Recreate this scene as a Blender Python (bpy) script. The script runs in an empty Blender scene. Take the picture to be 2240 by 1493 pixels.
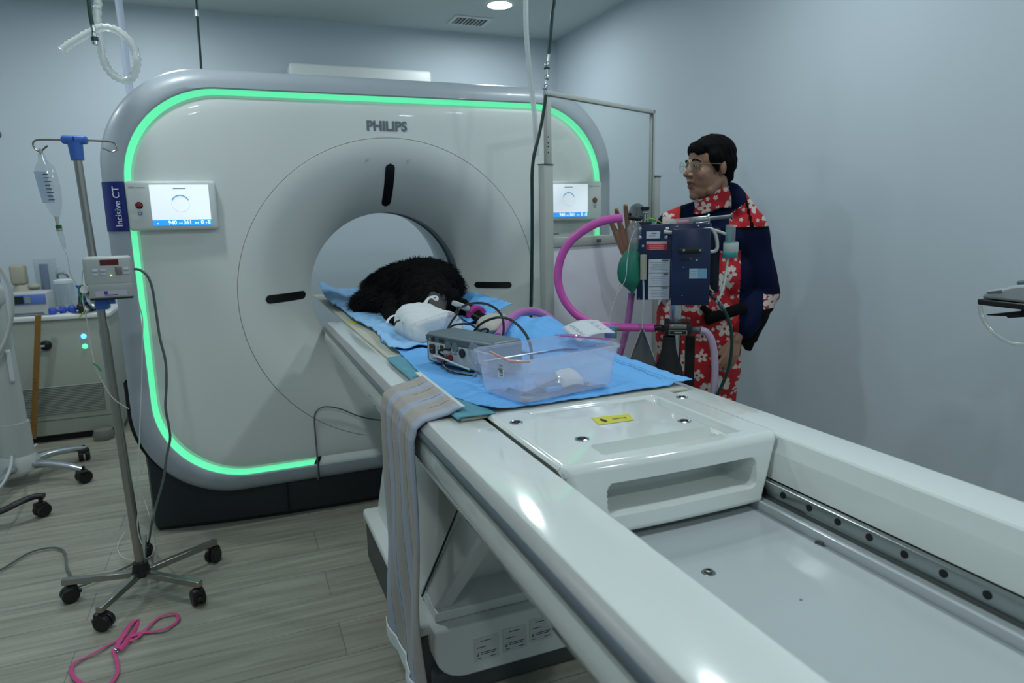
import bpy, bmesh, math, random
import numpy as np
from mathutils import Vector, Matrix, Euler
random.seed(7)
SC = bpy.context.scene
COL = SC.collection
# ------------------------------------------------------------------ camera
CAM = Vector((-0.66491, -2.98632, 1.27860)); FPX = 1484.784
YAW, PITCH, ROLL = 0.38440942, 0.17798357, -0.0222356
FW = Vector((math.sin(YAW)*math.cos(PITCH), math.cos(YAW)*math.cos(PITCH), -math.sin(PITCH)))
R0 = Vector((math.cos(YAW), -math.sin(YAW), 0)); U0 = R0.cross(FW)
RT = R0*math.cos(ROLL) + U0*math.sin(ROLL); UP = -R0*math.sin(ROLL) + U0*math.cos(ROLL)
cd = bpy.data.cameras.new('camera'); cam = bpy.data.objects.new('camera', cd); COL.objects.link(cam)
m = Matrix.Identity(4)
for i in range(3): m[i][0], m[i][1], m[i][2], m[i][3] = RT[i], UP[i], -FW[i], CAM[i]
cam.matrix_world = m
cd.sensor_fit = 'HORIZONTAL'; cd.sensor_width = 36; cd.lens = FPX/2240*36; cd.clip_start = .02
cd.dof.use_dof = True; cd.dof.focus_distance = 1.75; cd.dof.aperture_fstop = 4.5
SC.camera = cam
# ------------------------------------------------------------------ world and exposure
w = bpy.data.worlds.new('world'); SC.world = w; w.use_nodes = True
w.node_tree.nodes['Background'].inputs[0].default_value = (.45, .6, .75, 1)
w.node_tree.nodes['Background'].inputs[1].default_value = .05
SC.view_settings.view_transform = 'Standard'; SC.view_settings.look = 'None'
SC.view_settings.exposure = 0.42; SC.view_settings.gamma = 1; SC.view_settings.use_curve_mapping = False
LAMP = 150.0; LAMPC = (.90, 1.0, 1.03)

# ------------------------------------------------------------------ measuring helpers: a point on a plane of the room
def ray(u, v): return FW + RT*((u-1120)/FPX) - UP*((v-746.5)/FPX)
def atX(u, v, x): d = ray(u, v); return CAM + d*((x-CAM.x)/d.x)
def atY(u, v, y): d = ray(u, v); return CAM + d*((y-CAM.y)/d.y)
def atZ(u, v, z): d = ray(u, v); return CAM + d*((z-CAM.z)/d.z)
def frame_pt(u, v, org, rot, dy=0):
    """point, in a standing frame (origin org, turned rot), on its plane y = dy"""
    n = Vector((-math.sin(rot), math.cos(rot), 0)); o = Vector((org[0], org[1], 0)) + n*dy
    d = ray(u, v); p = CAM + d*((o-CAM).dot(n)/d.dot(n)) - Vector((org[0], org[1], 0))
    return Vector((p.x*math.cos(rot)+p.y*math.sin(rot), dy, p.z))

# ------------------------------------------------------------------ materials
MATS = {}
def mat(name, col, rough=.5, metal=0, var=.04, scale=6, bump=0, bscale=80, emit=0, coat=0, alpha=None, trans=0, spec=.5, ior=1.45, sheen=0):
    if name in MATS: return MATS[name]
    M = bpy.data.materials.new(name); M.use_nodes = True; nt = M.node_tree; N = nt.nodes; L = nt.links
    b = N['Principled BSDF']; b.inputs['Roughness'].default_value = rough; b.inputs['Metallic'].default_value = metal
    b.inputs['Specular IOR Level'].default_value = spec; b.inputs['IOR'].default_value = ior
    b.inputs['Coat Weight'].default_value = coat; b.inputs['Transmission Weight'].default_value = trans
    if sheen: b.inputs['Sheen Weight'].default_value = sheen
    tc = N.new('ShaderNodeTexCoord')
    nz = N.new('ShaderNodeTexNoise'); nz.inputs['Scale'].default_value = scale; nz.inputs['Detail'].default_value = 5
    L.new(tc.outputs['Object'], nz.inputs['Vector'])
    mx = N.new('ShaderNodeMixRGB'); mx.inputs[1].default_value = tuple(c*(1-var) for c in col)+(1,); mx.inputs[2].default_value = tuple(min(1, c*(1+var)) for c in col)+(1,)
    L.new(nz.outputs['Fac'], mx.inputs[0]); L.new(mx.outputs[0], b.inputs['Base Color'])
    if bump:
        n2 = N.new('ShaderNodeTexNoise'); n2.inputs['Scale'].default_value = bscale; n2.inputs['Detail'].default_value = 3
        L.new(tc.outputs['Object'], n2.inputs['Vector'])
        bp = N.new('ShaderNodeBump'); bp.inputs['Strength'].default_value = bump; bp.inputs['Distance'].default_value = .004
        L.new(n2.outputs['Fac'], bp.inputs['Height']); L.new(bp.outputs[0], b.inputs['Normal'])
    if emit:
        b.inputs['Emission Color'].default_value = tuple(col)+(1,); b.inputs['Emission Strength'].default_value = emit
    if alpha is not None: b.inputs['Alpha'].default_value = alpha
    MATS[name] = M; return M
def clear(name, col, amount=.85, rough=.08, glossy=.12, milky=(.8, .85, .9)):
    """see-through plastic or glass sheet: transparent + a milky diffuse share + gloss"""
    if name in MATS: return MATS[name]
    M = bpy.data.materials.new(name); M.use_nodes = True; nt = M.node_tree; N = nt.nodes; L = nt.links
    N.remove(N['Principled BSDF']); out = N['Material Output']
    t = N.new('ShaderNodeBsdfTransparent'); t.inputs[0].default_value = tuple(col)+(1,)
    d = N.new('ShaderNodeBsdfDiffuse'); d.inputs[0].default_value = tuple(milky)+(1,)
    tl = N.new('ShaderNodeBsdfTranslucent'); tl.inputs[0].default_value = tuple(milky)+(1,)
    g = N.new('ShaderNodeBsdfGlossy'); g.inputs['Roughness'].default_value = rough
    dm = N.new('ShaderNodeMixShader'); dm.inputs[0].default_value = .5; L.new(d.outputs[0], dm.inputs[1]); L.new(tl.outputs[0], dm.inputs[2])
    tc = N.new('ShaderNodeTexCoord'); nz = N.new('ShaderNodeTexNoise'); nz.inputs['Scale'].default_value = 9; L.new(tc.outputs['Object'], nz.inputs['Vector'])
    mr = N.new('ShaderNodeMapRange'); mr.inputs[3].default_value = (1-amount)*.8; mr.inputs[4].default_value = (1-amount)*1.2; L.new(nz.outputs['Fac'], mr.inputs[0])
    m1 = N.new('ShaderNodeMixShader'); L.new(mr.outputs[0], m1.inputs[0]); L.new(t.outputs[0], m1.inputs[1]); L.new(dm.outputs[0], m1.inputs[2])
    ge = N.new('ShaderNodeNewGeometry'); io = N.new('ShaderNodeMath'); io.operation = 'MULTIPLY_ADD'; io.inputs[1].default_value = 1/1.4-1.4; io.inputs[2].default_value = 1.4
    L.new(ge.outputs['Backfacing'], io.inputs[0]); fr = N.new('ShaderNodeFresnel'); L.new(io.outputs[0], fr.inputs[0])
    ml = N.new('ShaderNodeMath'); ml.operation = 'MULTIPLY_ADD'; ml.inputs[1].default_value = .8; ml.inputs[2].default_value = glossy*.2; L.new(fr.outputs[0], ml.inputs[0])
    m2 = N.new('ShaderNodeMixShader'); L.new(ml.outputs[0], m2.inputs[0]); L.new(m1.outputs[0], m2.inputs[1]); L.new(g.outputs[0], m2.inputs[2])
    L.new(m2.outputs[0], out.inputs[0]); MATS[name] = M; return M
def stripes(name, ca, cb, axis, pitch, duty=.5, rough=.8, bump=.3):
    if name in MATS: return MATS[name]
    M = mat(name, ca, rough, bump=bump, bscale=250); nt = M.node_tree; N = nt.nodes; L = nt.links; b = N['Principled BSDF']
    tc = N.new('ShaderNodeTexCoord'); sp = N.new('ShaderNodeSeparateXYZ'); L.new(tc.outputs['Object'], sp.inputs[0])
    dv = N.new('ShaderNodeMath'); dv.operation = 'DIVIDE'; dv.inputs[1].default_value = pitch; L.new(sp.outputs[axis], dv.inputs[0])
    fr = N.new('ShaderNodeMath'); fr.operation = 'FRACT'; L.new(dv.outputs[0], fr.inputs[0])
    lt = N.new('ShaderNodeMath'); lt.operation = 'LESS_THAN'; lt.inputs[1].default_value = duty; L.new(fr.outputs[0], lt.inputs[0])
    mx = N.new('ShaderNodeMixRGB'); mx.inputs[1].default_value = tuple(ca)+(1,); mx.inputs[2].default_value = tuple(cb)+(1,)
    L.new(lt.outputs[0], mx.inputs[0]); L.new(mx.outputs[0], b.inputs['Base Color']); return M
def floral(name, scale=11.5, base=(.36, .006, .012)):
    if name in MATS: return MATS[name]
    M = bpy.data.materials.new(name); M.use_nodes = True; nt = M.node_tree; N = nt.nodes; L = nt.links; b = N['Principled BSDF']
    b.inputs['Roughness'].default_value = .85
    tc = N.new('ShaderNodeTexCoord'); sp = N.new('ShaderNodeSeparateXYZ'); L.new(tc.outputs['Object'], sp.inputs[0])
    cb = N.new('ShaderNodeCombineXYZ'); L.new(sp.outputs[0], cb.inputs[0]); L.new(sp.outputs[2], cb.inputs[1])
    def MA(op, a, bb=None, c=None):
        n = N.new('ShaderNodeMath'); n.operation = op
        for k, x in enumerate((a, bb, c)):
            if x is None: continue
            if isinstance(x, (int, float)): n.inputs[k].default_value = x
            else: L.new(x, n.inputs[k])
        return n.outputs[0]
    def flowers(sc, off, petals, size, inner):
        mp = N.new('ShaderNodeMapping'); mp.inputs['Scale'].default_value = (sc, sc, sc); mp.inputs['Location'].default_value = off
        L.new(cb.outputs[0], mp.inputs[0])
        vo = N.new('ShaderNodeTexVoronoi'); vo.voronoi_dimensions = '2D'; vo.inputs['Scale'].default_value = 1; vo.inputs['Randomness'].default_value = .7
        L.new(mp.outputs[0], vo.inputs['Vector'])
        sb = N.new('ShaderNodeVectorMath'); sb.operation = 'SUBTRACT'; L.new(mp.outputs[0], sb.inputs[0]); L.new(vo.outputs['Position'], sb.inputs[1])
        s2 = N.new('ShaderNodeSeparateXYZ'); L.new(sb.outputs[0], s2.inputs[0])
        ang = MA('ARCTAN2', s2.outputs[1], s2.outputs[0]); ln = N.new('ShaderNodeVectorMath'); ln.operation = 'LENGTH'; L.new(sb.outputs[0], ln.inputs[0])
        sc3 = N.new('ShaderNodeSeparateColor'); L.new(vo.outputs['Color'], sc3.inputs[0])
        ph = MA('MULTIPLY', sc3.outputs[0], 6.28)
        cs = MA('ABSOLUTE', MA('COSINE', MA('MULTIPLY_ADD', ang, petals/2, ph)))
        rad = MA('MULTIPLY', MA('MULTIPLY_ADD', cs, .62, .38), MA('MULTIPLY_ADD', sc3.outputs[1], size*.5, size*.7))
        f = MA('LESS_THAN', ln.outputs['Value'], rad); hole = MA('GREATER_THAN', ln.outputs['Value'], inner)
        return MA('MULTIPLY', f, hole)
    a = flowers(scale, (3.3, 1.2, 0), 5, .40, .07); c = flowers(scale*2.1, (.7, 5.1, 0), 5, .21, 0)
    fac = MA('MAXIMUM', a, c)
    mx = N.new('ShaderNodeMixRGB'); mx.inputs[1].default_value = tuple(base)+(1,); mx.inputs[2].default_value = (.50, .47, .43, 1)
    L.new(fac, mx.inputs[0]); L.new(mx.outputs[0], b.inputs['Base Color']); MATS[name] = M; return M
def wood_floor():
    M = bpy.data.materials.new('wood_plank_floor'); M.use_nodes = True; nt = M.node_tree; N = nt.nodes; L = nt.links; b = N['Principled BSDF']
    b.inputs['Roughness'].default_value = .42
    tc = N.new('ShaderNodeTexCoord')
    br = N.new('ShaderNodeTexBrick'); br.inputs['Scale'].default_value = 1; br.inputs['Brick Width'].default_value = 1.22; br.inputs['Row Height'].default_value = .18
    br.inputs['Mortar Size'].default_value = .0016; br.inputs['Color1'].default_value = (.285, .285, .235, 1); br.inputs['Color2'].default_value = (.33, .33, .275, 1)
    br.inputs['Mortar'].default_value = (.17, .17, .15, 1); br.offset = .37
    L.new(tc.outputs['Object'], br.inputs['Vector'])
    mp = N.new('ShaderNodeMapping'); mp.inputs['Scale'].default_value = (1.3, 22, 1); L.new(tc.outputs['Object'], mp.inputs[0])
    nz = N.new('ShaderNodeTexNoise'); nz.inputs['Scale'].default_value = 1.6; nz.inputs['Detail'].default_value = 7; nz.inputs['Roughness'].default_value = .62; nz.inputs['Distortion'].default_value = .5
    L.new(mp.outputs[0], nz.inputs['Vector'])
    cr = N.new('ShaderNodeValToRGB'); cr.color_ramp.elements[0].position = .32; cr.color_ramp.elements[0].color = (.66, .64, .61, 1)
    cr.color_ramp.elements[1].position = .68; cr.color_ramp.elements[1].color = (1.12, 1.12, 1.1, 1)
    L.new(nz.outputs['Fac'], cr.inputs[0])
    mx = N.new('ShaderNodeMixRGB'); mx.blend_type = 'MULTIPLY'; mx.inputs[0].default_value = 1; L.new(br.outputs[0], mx.inputs[1]); L.new(cr.outputs[0], mx.inputs[2])
    L.new(mx.outputs[0], b.inputs['Base Color'])
    bp = N.new('ShaderNodeBump'); bp.inputs['Strength'].default_value = .15; bp.inputs['Distance'].default_value = .002; L.new(nz.outputs['Fac'], bp.inputs['Height']); L.new(bp.outputs[0], b.inputs['Normal'])
    return M

WALLP = mat('wall_paint', (.515, .592, .648), .62, var=.015, scale=2, bump=.05, bscale=300)
CEILP = mat('ceiling_paint', (.53, .60, .60), .85, var=.015, scale=2)
WHITE = mat('trim_white', (.66, .70, .69), .45)
SHELL = mat('scanner_white', (.66, .70, .68), .33, var=.01, scale=3, coat=.15)
BAND = mat('scanner_silver', (.36, .41, .455), .36, var=.02, coat=.12)
GLOSSW = mat('table_gloss_white', (.685, .73, .705), .10, var=.012, scale=4, coat=.6)
CREAM = mat('cradle_cream', (.50, .49, .41), .45, var=.03)
TRAYG = mat('tray_grey_white', (.42, .465, .475), .22, var=.02, coat=.2)
TRIM = mat('satin_trim', (.34, .35, .345), .32, metal=.15, var=.03)
TRIMD = mat('dark_trim', (.13, .155, .18), .28, metal=.5, var=.03)
CHROME = mat('brushed_chrome', (.55, .58, .60), .18, metal=1, var=.03)
STEEL = mat('dull_steel', (.36, .35, .32), .30, metal=1, var=.05)
DARKMET = mat('dark_steel', (.16, .17, .165), .3, metal=.9)
BLACK = mat('black_plastic', (.008, .009, .009), .4)
BLACKM = mat('black_matte', (.004, .005, .006), .7)
BASEK = mat('scanner_base_charcoal', (.012, .017, .021), .45)
SKIRT = mat('dark_grey_skirt', (.055, .062, .062), .55)
GREENL = mat('green_light', (.12, .78, .38), .5, emit=.64, var=0)
GREENGLOW = mat('green_glow_fade', (.26, .60, .40), .5, emit=.26, var=0)  # paler, weaker emission painting the strip's glow as it fades inward
NAVYS = mat('navy_sign', (.006, .016, .17), .4)
INKW = mat('white_ink', (.70, .74, .80), .5)
LOGO = mat('logo_grey', (.12, .165, .18), .5)
INKG = mat('grey_ink', (.09, .12, .13), .5)
INKS = mat('soft_grey_ink', (.35, .4, .42), .5)
SCREENW = mat('lit_screen', (.80, .89, .98), .4, emit=.46, var=0)
SCREENB = mat('lit_blue_bar', (.02, .30, .85), .4, emit=.65, var=0)
SCREENI = mat('lit_icon_blue', (.12, .38, .62), .4, emit=.25, var=0)
SCREENG = mat('lit_icon_green', (.35, .85, .45), .4, emit=.9, var=0)
LITW = mat('lit_white', (.85, .92, 1.0), .4, emit=.7, var=0)
RED = mat('red_button', (.22, .012, .012), .35)
BLUEP = mat('blue_plastic', (.05, .16, .55), .4)
PAD = mat('blue_absorbent_pad', (.14, .43, .84), .65, var=.06, scale=14, bump=.4, bscale=120)
PADW = mat('pale_blue_tissue', (.26, .50, .80), .8, var=.28, scale=22, bump=.4, bscale=90)
TEAL = mat('teal_drape', (.10, .30, .38), .8, var=.1, scale=40, bump=.3)
PAPER = mat('white_paper', (.60, .64, .68), .8, var=.03)
CLOTHW = mat('white_soft_cloth', (.62, .66, .68), .9, var=.06, scale=22, bump=.5, bscale=60)
YELLOW = mat('yellow_label', (.62, .60, .04), .5, var=.02)
PINK = mat('pink_hose', (.62, .10, .42), .32, var=.08, scale=20)
PURPLE = mat('purple_hose', (.42, .16, .40), .35, var=.08)
LEASH = mat('pink_webbing', (.56, .065, .22), .7, bump=.4, bscale=400)
GRCORD = mat('green_hose', (.004, .035, .028), .35)
CORD = mat('grey_cord', (.10, .12, .12), .5)
LINE = mat('clear_line', (.55, .62, .60), .25)
HOSEW = clear('clear_corrugated_hose', (.93, .95, .95), .52, .15, .2, (.80, .84, .82))
GLASS = clear('lead_glass', (.975, .985, .975), .965, .02, .0, (.62, .68, .65))
BINP = clear('frosted_bin', (.96, .97, 1.0), .62, .12, .2, (.74, .77, .92))
BAGP = clear('clear_bag', (.93, .95, .96), .80, .08, .3, (.7, .78, .82))
PINKRIM = clear('pink_bin_rim', (.9, .45, .7), .45, .2, .2, (.75, .35, .62))
NAVY = mat('navy_enamel', (.004, .014, .062), .3, coat=.2)
NAVYC = mat('navy_fabric', (.003, .007, .030), .9, bump=.3, bscale=300, spec=.15)
BLACKC = mat('black_fabric', (.003, .003, .003), .95, bump=.3, bscale=300, spec=.15)
SKIN = mat('skin', (.27, .145, .095), .5, var=.08, scale=12)
SKIND = mat('lips', (.17, .06, .05), .5)
HAIR = mat('black_hair', (.002, .002, .0023), .8, spec=.10, bump=.8, bscale=160)
FUR = mat('black_fur', (.0022, .0022, .0024), .75, spec=.12)
FURG = mat('grey_fur', (.06, .055, .05), .8, bump=.8, bscale=120)
GOLD = mat('gold_wire', (.50, .40, .22), .25, metal=1)
GREENB = mat('green_rubber', (.012, .17, .11), .5, var=.1, scale=12)
TEALP = mat('teal_plastic', (.02, .25, .24), .35)
BEIGEP = mat('beige_plastic', (.36, .35, .28), .5)
GREYP = mat('grey_plastic', (.12, .165, .19), .4)
LGREY = mat('light_grey_plastic', (.44, .47, .46), .42)
CABP = mat('cabinet_paint', (.34, .37, .32), .5)
WOODY = mat('yellow_wood', (.26, .13, .025), .6, var=.15, scale=30)
LIMEP = mat('lime_plastic', (.30, .45, .03), .4)
GREENP = mat('green_plastic', (.02, .30, .10), .4)
FLOR = floral('floral_red_fabric')

# ------------------------------------------------------------------ mesh builder
class MB:
    def __init__(s): s.v = []; s.f = []; s.mi = []; s.m = 0
    def add(s, vs, fs):
        o = len(s.v); s.v += [tuple(x) for x in vs]; s.f += [tuple(i+o for i in f) for f in fs]; s.mi += [s.m]*len(fs); return s
    def use(s, k): s.m = k; return s
    def box(s, lo, hi, bev=0, seg=2, M=None):
        bm = bmesh.new(); bmesh.ops.create_cube(bm, size=1)
        for v in bm.verts: v.co = Vector([lo[i]+(v.co[i]+.5)*(hi[i]-lo[i]) for i in range(3)])
        if bev: bmesh.ops.bevel(bm, geom=list(bm.edges), offset=bev, segments=seg, profile=.5, affect='EDGES')
        if M: bmesh.ops.transform(bm, matrix=M, verts=bm.verts)
        bm.verts.index_update(); s.add([v.co[:] for v in bm.verts], [[v.index for v in f.verts] for f in bm.faces]); bm.free(); return s
    def obox(s, c, size, rot=(0, 0, 0), bev=0, seg=2):
        M = Matrix.Translation(c) @ Euler(rot).to_matrix().to_4x4(); h = [x/2 for x in size]
        return s.box([-x for x in h], h, bev, seg, M)
    def grid(s, nu, nv, fn, closeu=False, flip=False):
        vs = [fn(i/(nu if closeu else nu-1), j/(nv-1)) for i in range(nu) for j in range(nv)]; fs = []
        for i in range(nu if closeu else nu-1):
            for j in range(nv-1):
                a = i*nv+j; b = ((i+1) % nu)*nv+j; q = (a, b, b+1, a+1); fs.append(q[::-1] if flip else q)
        return s.add(vs, fs)
    def lathe(s, prof, c=(0, 0, 0), ax='z', n=32, rot=None, caps=True):
        vs = []; fs = []; k = len(prof)
        for i in range(n):
            a = 2*math.pi*i/n
            for r, h in prof:
                p = Vector((r*math.cos(a), r*math.sin(a), h))
                if ax == 'x': p = Vector((p.z, p.x, p.y))
                if ax == 'y': p = Vector((p.x, -p.z, p.y))
                if rot: p = rot @ p
                vs.append(p+Vector(c))
        for i in range(n):
            for j in range(k-1): a = i*k+j; b = ((i+1) % n)*k+j; fs.append((a, b, b+1, a+1))
        if caps:
            if prof[0][0] > 1e-5: fs.append([i*k for i in range(n)][::-1])
            if prof[-1][0] > 1e-5: fs.append([i*k+k-1 for i in range(n)])
        return s.add(vs, fs)
    def cyl(s, p0, p1, r, r1=None, n=20):
        p0, p1 = Vector(p0), Vector(p1); d = p1-p0; q = Vector((0, 0, 1)).rotation_difference(d.normalized()).to_matrix() if d.length > 0 else None
        r1 = r if r1 is None else r1
        return s.lathe([(r, 0), (r1, d.length)], p0, 'z', n, q)
    def sphere(s, c, r, rz=None, n=20, rot=None):
        if isinstance(r, (int, float)): r = (r, r, r)
        R = rot or Matrix.Identity(3); k = n//2+1
        def fn(a, b): return Vector(c)+R @ Vector((r[0]*math.cos(2*math.pi*a)*math.sin(math.pi*b), r[1]*math.sin(2*math.pi*a)*math.sin(math.pi*b), r[2]*math.cos(math.pi*b)))
        return s.grid(n, k, fn, True, True)
    def tube(s, pts, r, n=10, sub=6, closed=False, rib=None, flat=None, caps=True):
        P = spline(pts, sub, closed); m_ = len(P); vs = []; fs = []; T0 = None; N0 = None; acc = 0
        for i in range(m_):
            t = (P[min(i+1, m_-1)]-P[max(i-1, 0)]) if not closed else (P[(i+1) % m_]-P[i-1])
            t = t.normalized() if t.length > 1e-9 else Vector((0, 0, 1))
            if N0 is None:
                up = Vector((0, 0, 1)) if abs(t.z) < .9 else Vector((1, 0, 0)); N0 = (up - t*up.dot(t)).normalized()
            else: N0 = (N0 - t*N0.dot(t)); N0 = N0.normalized() if N0.length > 1e-6 else t.orthogonal().normalized()
            B = t.cross(N0); rr = r(i/(m_-1)) if callable(r) else r
            if rib and i % 2: rr *= rib
            for k in range(n):
                a = 2*math.pi*k/n
                if flat: vs.append(P[i] + B*(flat[0]*math.cos(a)) + N0*(flat[1]*math.sin(a)))
                else: vs.append(P[i] + N0*(rr*math.cos(a)) + B*(rr*math.sin(a)))
        for i in range(m_ if closed else m_-1):
            for k in range(n):
                a = i*n+k; b = i*n+(k+1) % n; c_ = ((i+1) % m_)*n; fs.append((a, b, c_+(k+1) % n, c_+k))
        if not closed and caps: fs.append(list(range(n))[::-1]); fs.append([(m_-1)*n+k for k in range(n)])
        return s.add(vs, fs)
    def prism(s, poly, a0, a1, axis='x'):
        n = len(poly)
        def P(p, a): return {'x': (a, p[0], p[1]), 'y': (p[0], a, p[1]), 'z': (p[0], p[1], a)}[axis]
        vs = [P(p, a0) for p in poly]+[P(p, a1) for p in poly]
        fs = [(i, (i+1) % n, n+(i+1) % n, n+i) for i in range(n)]+[list(range(n))[::-1], list(range(n, 2*n))]
        return s.add(vs, fs)
    def xf(s, M): s.v = [tuple(M @ Vector(v)) for v in s.v]; return s
    def build(s, name, mats, parent=None, local=False, smooth=True, angle=38, bev=0, recenter=True, solid=0, subsurf=0):
        me = bpy.data.meshes.new(name); vs = s.v
        o = bpy.data.objects.new(name, me); COL.objects.link(o)
        if parent is not None:
            if not local:
                inv = WM(parent).inverted(); vs = [tuple(inv @ Vector(v)) for v in vs]
            o.parent = parent
        elif recenter and vs:
            a = np.array(vs); c = Vector(((a[:, 0].min()+a[:, 0].max())/2, (a[:, 1].min()+a[:, 1].max())/2, a[:, 2].min()))
            vs = [tuple(Vector(v)-c) for v in vs]; o.location = c
        me.from_pydata(vs, [], s.f)
        if not isinstance(mats, (list, tuple)): mats = [mats]
        for x in mats: me.materials.append(x)
        if len(mats) > 1: me.polygons.foreach_set('material_index', s.mi)
        bm = bmesh.new(); bm.from_mesh(me); bmesh.ops.delete(bm, geom=[v for v in bm.verts if not v.link_faces], context='VERTS'); bmesh.ops.recalc_face_normals(bm, faces=bm.faces); bm.to_mesh(me); bm.free()
        if smooth:
            me.polygons.foreach_set('use_smooth', [True]*len(me.polygons)); me.set_sharp_from_angle(angle=math.radians(angle))
        me.update()
        if solid: q = o.modifiers.new('t', 'SOLIDIFY'); q.thickness = solid; q.offset = 0
        if bev: q = o.modifiers.new('b', 'BEVEL'); q.width = bev; q.segments = 2; q.limit_method = 'ANGLE'; q.angle_limit = math.radians(40)
        if subsurf: q = o.modifiers.new('s', 'SUBSURF'); q.levels = q.render_levels = subsurf
        return o
def WM(o):
    M = Matrix.Translation(o.location) @ o.rotation_euler.to_matrix().to_4x4()
    return WM(o.parent) @ M if o.parent else M
def spline(pts, sub=6, closed=False):
    P = [Vector(p) for p in pts]; n = len(P)
    if n < 3: return [P[0].lerp(P[-1], i/sub) for i in range(sub+1)]
    out = []
    for i in range(n if closed else n-1):
        g = lambda k: P[k % n] if closed else P[max(0, min(n-1, k))]
        a, b, c, d = g(i-1), g(i), g(i+1), g(i+2)
        for k in range(sub):
            t = k/sub; out.append(.5*((2*b)+(c-a)*t+(2*a-5*b+4*c-d)*t*t+(3*b-a-3*c+d)*t**3))
    if not closed: out.append(P[-1])
    return out
def thing(name, label, cat, loc=(0, 0, 0), rz=0, group=None):
    o = bpy.data.objects.new(name, None); o.empty_display_size = .05; COL.objects.link(o); o.location = loc; o.rotation_euler = (0, 0, rz)
    o['label'] = label; o['category'] = cat
    if group: o['group'] = group
    return o
def tag(o, label, cat, group=None):
    o['label'] = label; o['category'] = cat
    if group: o['group'] = group
    return o
def struct(o): o['kind'] = 'structure'; return o
def dup(o, parent=None):
    c = o.copy(); COL.objects.link(c)
    if parent: c.parent = parent
    for ch in [x for x in list(o.children)]: dup(ch, c)
    return c
def text(name, body, size, M, mt, parent, ext=.0006, bold=0, align='CENTER'):
    cu = bpy.data.curves.new(name, 'FONT'); cu.body = body; cu.size = size; cu.extrude = ext; cu.offset = bold; cu.align_x = align; cu.align_y = 'CENTER'
    o = bpy.data.objects.new(name, cu); COL.objects.link(o); bpy.context.view_layer.update()
    me = bpy.data.meshes.new_from_object(o.evaluated_get(bpy.context.evaluated_depsgraph_get())); bpy.data.objects.remove(o); bpy.data.curves.remove(cu)
    me.name = name; me.transform(WM(parent).inverted() @ M if parent else M); me.materials.clear(); me.materials.append(mt)
    o = bpy.data.objects.new(name, me); COL.objects.link(o); o.parent = parent; return o
def face_mat(p, right=(1, 0, 0), up=(0, 0, 1)):
    r = Vector(right).normalized(); u = Vector(up).normalized(); n = r.cross(u)
    M = Matrix.Identity(4)
    for i in range(3): M[i][0], M[i][1], M[i][2], M[i][3] = r[i], u[i], n[i], p[i]
    return M
def smooth01(x): x = max(0, min(1, x)); return x*x*(3-2*x)
def hn(x, y, s=1, seed=0):
    return (math.sin(x*s*1.7+seed)*math.cos(y*s*2.3+seed*1.3)+.5*math.sin(x*s*4.1-y*s*3.3+seed*2.1)+.3*math.cos(x*s*7.7+y*s*6.1+seed))/1.8
def blob(name, items, mats, parent, voxel=.006, smooth=6, matfn=None, disp=0, local=True):
    """one continuous surface from overlapping tapered limbs and ellipsoids"""
    b = MB()
    for it in items:
        if it[0] == 'c':
            _, p0, r0, p1, r1 = it; p0, p1 = Vector(p0), Vector(p1); d = p1-p0; q = Vector((0, 0, 1)).rotation_difference(d.normalized()).to_matrix(); L_ = d.length
            prof = [(max(r0*math.sin(a), 1e-6), -r0*math.cos(a)) for a in [i*math.pi/2/5 for i in range(6)]]+[(max(r1*math.cos(a), 1e-6), L_+r1*math.sin(a)) for a in [i*math.pi/2/5 for i in range(6)]]
            b.lathe(prof, p0, 'z', 18, q)
        else:
            _, c, r = it[:3]; R = Euler(it[3]).to_matrix() if len(it) > 3 and not isinstance(it[3], Matrix) else (it[3] if len(it) > 3 else None)
            b.sphere(c, r, n=22, rot=R)
    me = bpy.data.meshes.new('tmp'); me.from_pydata(b.v, [], b.f)
    bm = bmesh.new(); bm.from_mesh(me); bmesh.ops.remove_doubles(bm, verts=bm.verts, dist=1e-5); bmesh.ops.recalc_face_normals(bm, faces=bm.faces); bm.to_mesh(me); bm.free()
    o = bpy.data.objects.new('tmp', me); COL.objects.link(o)
    q = o.modifiers.new('r', 'REMESH'); q.mode = 'VOXEL'; q.voxel_size = voxel; q.use_smooth_shade = True
    if smooth: q = o.modifiers.new('s', 'SMOOTH'); q.factor = .5; q.iterations = smooth
    bpy.context.view_layer.update()
    res = bpy.data.meshes.new_from_object(o.evaluated_get(bpy.context.evaluated_depsgraph_get())); bpy.data.objects.remove(o)
    res.name = name; res.materials.clear()
    for x in (mats if isinstance(mats, (list, tuple)) else [mats]): res.materials.append(x)
    if disp:
        res.update()
        for v in res.vertices:
            c = v.co; v.co = c + v.normal*disp(c)
    if matfn:
        for p in res.polygons: p.material_index = matfn(p.center)
    res.polygons.foreach_set('use_smooth', [True]*len(res.polygons))
    o = bpy.data.objects.new(name, res); COL.objects.link(o); o.parent = parent; return o
PI = math.pi

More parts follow.
